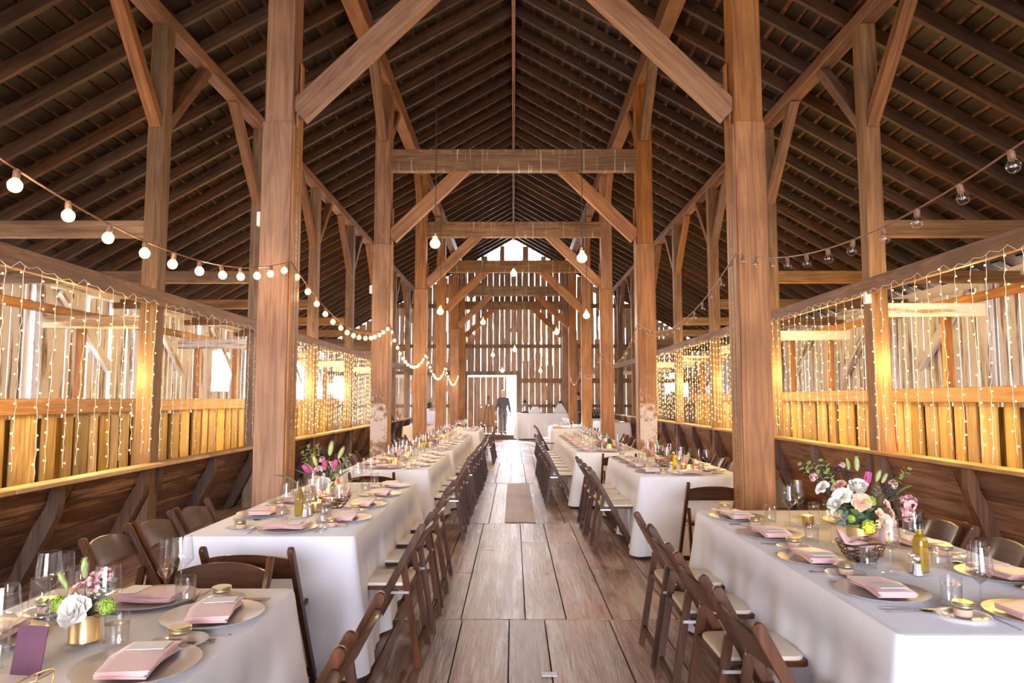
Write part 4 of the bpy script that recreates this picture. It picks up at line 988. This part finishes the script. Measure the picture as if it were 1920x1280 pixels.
# ---------------------------------------------------------------- fairy light curtains over the mangers
def point(name, loc, e, col=(1, .58, .16), r=.02):
    l = bpy.data.lights.new(name, 'POINT'); l.energy = e; l.color = col; l.shadow_soft_size = r
    o = bpy.data.objects.new(name, l); COL.objects.link(o); o.location = loc; return o
def led_mesh(on):
    bm = BM(); ball(bm, (0, 0, 0), .0065, 8, 5); me = bpy.data.meshes.new('bulb'); bm.to_mesh(me); bm.free(); me.shade_smooth(); me.materials.append(M['fairy'] if on else M['wire']); return me
LED = {1: led_mesh(1), 0: led_mesh(0)}
FAIRY_W = 5.5
for s in (-1, 1):
    for b in range(5):
        ya, yb_ = OUT[b], OUT[b+1]; on = not (s < 0 and b == 1); dz = DZ[s]; sd = SIDE[s]; rr = random.Random(100*b+s)
        if b == 0: ya = 4.3
        t = empty('fairy_light_curtain', (s*(XO-.05), ya, 2.55+dz), 0, '%s curtain of %s hanging fairy lights, %s bay from the front on the %s' % ('golden' if on else 'white', 'glowing' if on else 'unlit', ORD[b], sd), 'lights')
        n = int((yb_-ya-.15)/.185); zr = .90+dz; count = 0; rest = BM(); far = b > 1; cord = []
        for i in range(n+1):
            y = .1+i*(yb_-ya-.2)/n; z0 = 2.47+dz - rr.uniform(0, .04); ln = z0-zr-rr.uniform(0, .1)
            cord += [(0, y-.045 if i else y, z0-2.55-dz+.02), (0, y, z0-2.55-dz), (0, y+.05, z0-2.55-dz-.012)]
            pts = []; lean = rr.uniform(-.05, .05); m = int(ln/.05) if not far else int(ln/.10)
            for k in range(m+1):
                f = k/m; pts.append((rr.uniform(-.006, .006), y+lean*f+rr.uniform(-.005, .005), z0-2.55-dz-ln*f))
            bm = BM(); tube(bm, pts, .0024 if not far else .003, 3, False)
            st = obj('light_strand', bm, M['wire'], t)
            pitch = .105; nb = int(ln/pitch); ph = rr.uniform(0, 1)
            for k in range(nb):
                zz = -(k+ph)*pitch; f = min(1, -zz/ln); side = 1 if rr.random() < .5 else -1
                p = (rr.uniform(-.008, .008), y+lean*f+side*.018, z0-2.55-dz+zz)
                if not far and count < 100:
                    o = bpy.data.objects.new('bulb', LED[1 if on else 0]); COL.objects.link(o); o.parent = st; o.location = p; count += 1
                else: ball(rest, p, .0065 if not far else .010, 5 if not far else 4, 3)
        bm = BM(); tube(bm, cord, .003, 3, False); obj('top_cord', bm, M['wire'], t)
        obj('bulbs', rest, M['fairy'] if on else M['wire'], t, kind='stuff')
        if on:
            for k in range(6):
                point('fairy_bulb_light', (s*(XO+.24), ya+(k+.5)/6*(yb_-ya), 2.2+dz-.95*((k*2) % 3)/2), FAIRY_W, (1, .66, .19))

# ---------------------------------------------------------------- festoon strings looped from post to post
def festoon(s):
    on = s < 0
    t = empty('festoon_string', (s*1.83, 1.2, 2.66), 0, 'string of %s globe bulbs looping along the %s posts' % ('glowing amber' if on else 'unlit clear', SIDE[s]), 'lights')
    zatt = 2.63 if on else 2.70; pts = []; bulbs = []
    ends = [(1.15, zatt+.02), (5.62, zatt), (10.18, 2.62), (14.48, 2.50), (18.6, 2.42), (22.9, 2.35)]; sags = [.36, .34, .42, .42, .40]
    for (y0, z0), (y1, z1), sg in zip(ends, ends[1:], sags):
        n = 28
        for k in range(n+1):
            f = k/n; pts.append((0, y0+(y1-y0)*f-1.2, z0+(z1-z0)*f-4*sg*f*(1-f)-2.66))
        m = 15
        for k in range(m):
            f = (k+.5)/m; bulbs.append((0, y0+(y1-y0)*f-1.2, z0+(z1-z0)*f-4*sg*f*(1-f)-2.66))
    bm = BM(); tube(bm, pts, .0045, 5, False); obj('cable', bm, M['cable'], t)
    bm = BM(); lathe(bm, [(0, -.088), (.009, -.0865), (.017, -.082), (.0225, -.074), (.0255, -.062), (.0242, -.053), (.019, -.044), (.013, -.038), (.011, -.034)], 16); g = bpy.data.meshes.new('bulb'); bm.to_mesh(g); bm.free(); g.shade_smooth(); g.materials.append(M['bulbon'] if on else M['bulboff'])
    bm = BM(); lathe(bm, [(0, .004), (.009, .002), (.0125, -.006), (.0125, -.036), (0, -.038)], 10); sk = bpy.data.meshes.new('socket'); bm.to_mesh(sk); bm.free(); sk.shade_smooth(); sk.materials.append(M['cable'])
    bm = BM(); tube(bm, [(-.005, 0, -.036), (-.004, 0, -.06), (0, 0, -.066), (.004, 0, -.06), (.005, 0, -.036)], .0012, 4, False); fl = bpy.data.meshes.new('filament'); bm.to_mesh(fl); bm.free(); fl.materials.append(M['steel'])
    rr = random.Random(7)
    for i, p in enumerate(bulbs):
        o = bpy.data.objects.new('bulb', g); COL.objects.link(o); o.parent = t; o.location = p; o.rotation_euler = (rr.uniform(-.15, .15), rr.uniform(-.15, .15), 0)
        c = bpy.data.objects.new('socket', sk); COL.objects.link(c); c.parent = o
        if not on: c = bpy.data.objects.new('filament', fl); COL.objects.link(c); c.parent = o
        if on and i % 3 == 1: point('festoon_bulb_light', (s*1.83, p[1]+1.2, p[2]+2.66-.10), 2.2, (1, .72, .42), .03)
festoon(-1); festoon(1)
# pendants on long cords
PEND = [(-.92, 8.0, 3.32), (.80, 8.0, 3.15), (0, 13.0, 3.88), (-1.30, 12.2, 3.05), (1.29, 12.2, 2.98), (-.71, 16.0, 3.28), (1.0, 16.0, 3.05), (.03, 18.2, 2.80), (-.66, 22.0, 2.90), (-.38, 23.5, 2.46), (.87, 22.5, 2.42)]
PL = ['large glowing pendant bulb hanging nearest on the left of the aisle', 'large glowing pendant bulb hanging nearest on the right of the aisle', 'glowing pendant bulb just below the bright gable opening', 'glowing pendant bulb beside the third left post', 'glowing pendant bulb beside the third right post', 'pendant bulb below and right of the one by the third left post', 'pendant bulb low among the bright right gaps', 'pendant bulb straight above the person in the doorway', 'small far pendant bulb left of the doorway', 'lowest small far pendant bulb above the doorway', 'small far pendant bulb above the white bar table']
for (x, y, z), lb in zip(PEND, PL):
    t = empty('pendant_bulb', (x, y, z), 0, lb, 'light'); top = rb(x)-z+.17
    bm = BM(); tube(bm, [(0, 0, .13), (.006, 0, .8), (-.004, 0, top*.6), (0, 0, top)], .006, 5); obj('cord', bm, M['cableD'], t)
    bm = BM(); lathe(bm, [(0, .135), (.012, .13), (.026, .115), (.026, .085), (.034, .082), (.034, .075), (.022, .072)], 14); obj('socket', bm, M['gold'], t, smooth=True)
    bm = BM(); lathe(bm, [(.02, .074), (.022, .062), (.030, .048), (.042, .034), (.053, .018), (.059, 0), (.058, -.016), (.052, -.033), (.040, -.048), (.022, -.058), (0, -.061)], 24); obj('globe', bm, M['pendon'], t, smooth='all')
    point('pendant_lamp_light', (x, y, z-.11), 11.0, (1, .82, .62), .05)

# ---------------------------------------------------------------- far end: bar, easel, people, lanterns
cloth(.10, 2.03, 25.35, 25.96-.0, 'pale cloth to the floor over the tall bar table beside the doorway', zt=.98, seed=91, flare=.02) if False else cloth(.10, 2.03, 25.92, 26.60, 'pale cloth to the floor over the tall bar table beside the doorway', zt=.98, seed=91, flare=.02, fold=.6)
def lantern(x, y, z, h, label):
    t = empty('candle_lantern', (x, y, z), .2, label, 'lantern'); w = h*.17
    bm = BM(); box(bm, -w, w, -w, w, 0, h*.05); box(bm, -w, w, -w, w, h*.66, h*.69)
    for a in (-1, 1):
        for b in (-1, 1): box(bm, a*w-.008*a-.008, a*w-.008*a+.008, b*w-.008*b-.008, b*w-.008*b+.008, h*.05, h*.66)
    obj('frame', bm, M['black'], t)
    bm = BM(); lathe(bm, [(w*1.35, h*.69), (w*.5, h*.84), (w*.5, h*.90), (w*.15, h*.94), (0, h*.94)], 4); obj('roof', bm, M['black'], t)
    bm = BM(); tube(bm, [(w*.5*cos(a), 0, h*.95+w*.5*sin(a)) for a in [PI*k/8 for k in range(9)]], .005, 5, False); obj('handle', bm, M['black'], t)
    bm = BM(); lathe(bm, [(0, h*.05), (w*.5, h*.05), (w*.5, h*.32), (0, h*.32)], 12); obj('candle', bm, M['fcream'], t, smooth=True)
    bm = BM(); lathe(bm, [(0, h*.33), (w*.12, h*.37), (0, h*.43)], 8); obj('flame', bm, M['flame'], t)
lantern(.42, 26.2, 1.03, .50, 'tall black candle lantern on the left end of the bar table')
lantern(1.78, 26.45, .98, .50, 'black candle lantern behind the towels on the bar table')
bm = BM(); box(bm, -.15, .15, -.12, .12, 0, .05); obj('wooden_riser', bm, M['rib'], label='small wooden riser under the tall lantern on the bar', cat='riser', loc=(.42, 26.2, .98))
bm = BM()
for k in range(6): box(bm, -.26+.03*k, .26-.03*k, -.15+.01*k, .15-.01*k, .04*k, .04*k+.037)
bmesh.ops.bevel(bm, geom=list(bm.edges), offset=.008, segments=2, profile=.5, affect='EDGES'); obj('folded_linen_stack', bm, M['cloth'], smooth=True, label='mound of folded white linens in the middle of the bar table', cat='linen', loc=(.82, 26.3, .98))
bm = BM(); box(bm, -.30, .30, -.12, .12, 0, .012); bmesh.ops.bevel(bm, geom=list(bm.edges), offset=.004, segments=1, affect='EDGES'); obj('serving_tray', bm, M['rib'], label='long dark serving tray at the front of the bar table', cat='tray', loc=(1.25, 26.05, .98))
roll = None
for r_ in range(5):
    for k in range(6-r_):
        loc = (1.52+.085*k+.0425*r_, 26.12, .98+.04+.072*r_)
        if roll is None:
            bm = BM(); tube(bm, [(0, -.09, 0), (0, .09, 0)], .041, 12); roll = obj('rolled_towel', bm, M['cloth'], smooth=True, cat='towel', group='rolled white towels in the pyramid on the bar', label='rolled white towel in the pyramid at the right end of the bar'); roll.location = loc
        else:
            o = roll.copy(); COL.objects.link(o); o.location = loc
t = empty('easel', (-.95, 26.40, .17), 0, 'tripod easel left of the doorway holding a brown board', 'easel')
for nm, p0, p1 in (('leg', (-.26, -.24, 0), (-.02, -.02, 1.45)), ('leg', (.26, -.24, 0), (.02, -.02, 1.45)), ('leg', (0, -.30, 0), (0, -.06, 1.45)), ('shelf', (-.3, -.02, .31), (.3, -.02, .31))):
    bm = BM(); bar(bm, p0, p1, .025, .02, (0, 1, 0)); obj(nm, bm, M['black'], t)
bm = BM(); box(bm, -.32, .32, .03, .05, 0, .80); bmesh.ops.bevel(bm, geom=list(bm.edges), offset=.003, segments=1, affect='EDGES'); b_ = obj('display_board', bm, M['cork'], label='plain brown display board propped on the easel, seen from the back', cat='board', loc=(-.95, 26.36, .495))
for i, (x, z) in enumerate([(-.28, .1), (-.28, .7), (.28, .15), (.28, .7), (-.15, .02), (.0, .77)]):
    bm = BM(); box(bm, x-.025, x+.025, .027, .03, z-.02, z+.03); obj('tape', bm, M['steel'], b_, label='grey tape tab')

def skin(name, verts, edges, mat, parent=None, sub=2, root=0):
    me = bpy.data.meshes.new(name); me.from_pydata([v[:3] for v in verts], edges, []); me.materials.append(mat)
    o = bpy.data.objects.new(name, me); COL.objects.link(o)
    md = o.modifiers.new('skin', 'SKIN'); md.use_smooth_shade = True
    for i, v in enumerate(verts):
        me.skin_vertices[0].data[i].radius = (v[3], v[4] if len(v) > 4 else v[3]); me.skin_vertices[0].data[i].use_root = (i == root)
    s_ = o.modifiers.new('sub', 'SUBSURF'); s_.levels = sub; s_.render_levels = sub
    if parent: o.parent = parent
    return o
def person(loc, rz, H, label, hair, shirt, trousers, stride=.12, lean=0.0, arms=((.30, .05, .85), (-.28, .12, .80)), bald=False):
    """arms: hand positions; front is +y"""
    k = H/1.75; V = []; E_ = []
    def v(x, y, z, r, r2=None): V.append((x*k, (y+lean*(z-.9))*k, z*k, r*k, (r2 or r)*k)); return len(V)-1
    pel = v(0, 0, .95, .135, .10); wa = v(0, 0, 1.10, .125, .09); ch = v(0, .0, 1.30, .15, .105); nk0 = v(0, -.01, 1.44, .075); nk = v(0, .0, 1.50, .052); hd0 = v(0, .015, 1.56, .065, .075); hd = v(0, .02, 1.64, .075, .092); top = v(0, .01, 1.715, .055, .065)
    E_ += [(pel, wa), (wa, ch), (ch, nk0), (nk0, nk), (nk, hd0), (hd0, hd), (hd, top)]
    nose = v(0, .105, 1.625, .012); E_.append((hd, nose))
    parts = {'arm': [], 'leg': []}
    for sx, (hx, hy, hz) in zip((1, -1), arms):
        sh = v(sx*.19, 0, 1.40, .062); el = v(sx*.25+(hx-sx*.25)*.2, -.03, 1.14, .045); wr = v(hx*.97, hy, hz+.03, .028); pm = v(hx, hy+.01, hz-.06, .038, .018)
        E_ += [(ch, sh), (sh, el), (el, wr), (wr, pm)]
        for q in range(4):
            f1 = v(hx+.004*sx, hy-.028+.019*q+.01, hz-.125+.004*abs(q-1.5), .0095); f2 = v(hx-.006*sx, hy-.026+.019*q+.02, hz-.165+.010*abs(q-1.5), .0085); E_ += [(pm, f1), (f1, f2)]
        th = v(hx-.005*sx, hy+.045, hz-.075, .010); th2 = v(hx-.008*sx, hy+.055, hz-.11, .009); E_ += [(wr, th), (th, th2)]
    for sx in (1, -1):
        f = sx*stride; hp = v(sx*.09, 0, .88, .092); kn = v(sx*.10, f*.5+.02, .50, .060); an = v(sx*.11, f, .09, .040); he = v(sx*.11, f-.05, .045, .036); to = v(sx*.13, f+.15, .035, .036, .028)
        E_ += [(pel, hp), (hp, kn), (kn, an), (an, he), (an, to)]
    root = empty('person', loc, rz, label, 'person')
    skin('body', V, E_, M['skin'], root, 2, pel)
    g = .014*k
    a = V
    # shirt: waist, chest, shoulders, upper arms to wrists; trousers: pelvis to ankles
    def sub(name, idx, edges, mat, extra, rt=0, ext=None):
        vs = [(*a[i][:3], a[i][3]+extra, a[i][4]+extra) for i in idx]; mp = {i: n for n, i in enumerate(idx)}
        es = [(mp[p], mp[q]) for p, q in edges if p in mp and q in mp]
        if ext: p0, rr_ = ext; vs.append((a[p0[0]][0], a[p0[0]][1], p0[1]*k, rr_[0]*k, rr_[1]*k)); es.append((mp[p0[0]], len(vs)-1))
        return skin(name, vs, es, mat, root, 2, rt)
    armi = []
    base = 9
    for q in range(2): armi += [base, base+1, base+2]; base += 4+8+2
    sub('shirt', [pel, wa, ch, nk0]+armi, E_, shirt, g*1.3, 1, ((pel, .84), (.155, .125)))
    legi = []
    for q in range(2): legi += [base, base+1, base+2]; base += 5
    sub('trousers', [pel]+legi, E_, trousers, g*1.0, 0, ((pel, 1.10), (.12, .09)))
    for q in (base-10, base-5):
        sub('shoe', [q+2, q+3, q+4], E_, M['black'], .008*k)
    bm = BM(); ball(bm, (0, 0, 0), .092*k, 14, 10, (1, 1, 1.05))
    for vv in bm.verts:
        if vv.co.y > .035*k and vv.co.z < .03*k: vv.co.y = .02*k
        if vv.co.z < -.05*k: vv.co.z = -.05*k
    o = obj('hair', bm, hair, root, smooth='all'); o.location = (0, (-.008+lean*.78)*k, 1.672*k)
    return root
person((-.39, 26.25, .17), radians(200), 1.66, 'grey-haired person in dark shirt and grey trousers standing in the bright doorway', M['hairg'], M['shirt'], M['trousers'], .10, 0, ((.33, .06, .90), (-.27, .10, .84)))
person((2.40, 25.35, 0), radians(70), 1.76, 'dark-haired person in a black apron half hidden behind the right posts', M['hairb'], M['shirt'], M['black'], .05, .1, ((.25, .25, 1.0), (-.22, .25, 1.0)))
# bottle table, food table, flower table, side table
cloth(2.45, 3.35, 24.4, 25.1, 'white cloth over the small table of bottles by the right posts', zt=.82, seed=92, fold=.5)
bt = None
for i in range(14):
    loc = (2.66+.095*(i % 7)+.04*(i//7), 24.62+.18*(i//7), .82)
    if bt is None:
        bm = BM(); lathe(bm, [(0, 0), (.036, 0), (.038, .01), (.038, .18), (.030, .215), (.015, .24), (.0135, .305), (.016, .307), (.016, .32), (0, .32)], 14); bt = obj('wine_bottle', bm, M['bottle'], smooth=True, cat='bottle', group='dark wine bottles massed on the small table', label='dark wine bottle in the rows on the small table by the right posts'); bt.location = loc
    else: o = bt.copy(); COL.objects.link(o); o.location = loc
cloth(2.55, 3.45, 20.6, 22.2, 'white cloth over the food table beyond the third right post', zt=.80, seed=93, fold=.6)
for i, (x, y, rx) in enumerate([(2.85, 21.0, .17), (3.1, 21.7, .2)]):
    t = empty('food_platter', (x, y, .80), 0, '%s platter of orange food on the white food table' % ('nearer' if i == 0 else 'farther'), 'platter')
    bm = BM(); lathe(bm, [(0, .005), (rx, .008), (rx+.03, .02), (rx+.03, .016), (rx, .0), (0, 0)], 20); obj('dish', bm, M['china'], t, smooth=True)
    bm = BM(); rr = random.Random(i)
    for k in range(30): a = rr.uniform(0, 6.28); q_ = rx*.8*sqrt(rr.random()); ball(bm, (q_*cos(a), q_*sin(a), .03+.03*(1-q_/rx)), .03, 6, 4)
    obj('food_pile', bm, M['fpeach'], t, smooth='all', kind='stuff', label='heap of small orange bites')
cloth(-3.35, -2.62, 25.2, 25.8, 'pale cloth over the tall flower table in the left corner', zt=1.08, seed=94, fold=.8)
VL.put((-3.1, 25.45, 1.08), 0, 'gold vase on the tall corner table'); rr = random.Random(77)
bouquet(-3.1, 25.45, 1.18, [(.2*cos(j*2.4)*rr.uniform(.4, 1), .05+.16*rr.random(), .15*sin(j*2.4), 'kcLgWLpl'[j % 8], .06 if 'kcLgWLpl'[j % 8] in 'kcWp' else .05) for j in range(22)], 'full pale bouquet on the tall table in the left corner', core=.16)
cloth(-3.0, -2.15, 18.9, 20.3, 'white cloth over the side table behind the third left post', seed=95)
for i in range(3):
    P['charger'].put((-2.5, 19.2+.42*i, TZ), 0, '%s charger plate from the near end of the side table behind the third left post' % ORD[i])
    P['napkin'].put((-2.5, 19.2+.42*i, TZ+.0135), 0, '%s napkin from the near end of the side table behind the third left post' % ORD[i])
# marquee letter on the left manger rail, small board beside it
fc = bpy.data.curves.new('letter', 'FONT'); fc.body = 'W'; fc.size = .42; fc.extrude = .03; fc.bevel_depth = .002; fc.align_x = 'CENTER'
fo0 = bpy.data.objects.new('letter', fc); COL.objects.link(fo0); bpy.context.view_layer.update(); fm = bpy.data.meshes.new_from_object(fo0); bpy.data.objects.remove(fo0)
fo = bpy.data.objects.new('standing_letter', fm); COL.objects.link(fo); fo.location = (-3.62, 21.6, .871); fo.rotation_euler = (radians(90), 0, radians(30)); fm.materials.clear(); fm.materials.append(M['rail'])
tag(fo, 'pale standing letter W on the far end of the left manger rail', 'letter')
bm = BM(); prism(bm, [(-.10, 0), (.10, 0), (0, .2)], -.012, .012); obj('triangular_block', bm, M['rib'], label='small brown triangular block beside the standing letter', cat='block', loc=(-3.62, 20.6, .871), rot=(0, 0, radians(120)))
# junction boxes
for x, y, z, lb in ((-XM-.265, 5.7, 3.0, 'small white electrical box on the nearest left tall post'), (XO-.03, 6.95, 2.52, 'small white plug adaptor on the header at the first right manger post'), (-1.98-.14, 10.25, 3.13, 'small white electrical box on the second left tall post')):
    bm = BM(); box(bm, -.03, .03, -.03, .03, -.06, .06); bmesh.ops.bevel(bm, geom=list(bm.edges), offset=.008, segments=2, profile=.5, affect='EDGES'); obj('electrical_box', bm, M['fern'], label=lb, cat='box', loc=(x, y, z))
bm = BM(); tube(bm, [(0, 0, 0), (.02, .05, -.15), (.1, .12, -.35), (.17, .16, -.6), (.2, .2, -.9), (.25, .22, -1.3)], .006, 5); obj('power_cord', bm, plain('red rubber', (.5, .04, .02), .5), smooth='all', label='thin red power cord hanging behind the right fairy lights', cat='cord', loc=(XO+.2, 7.12, 1.95))
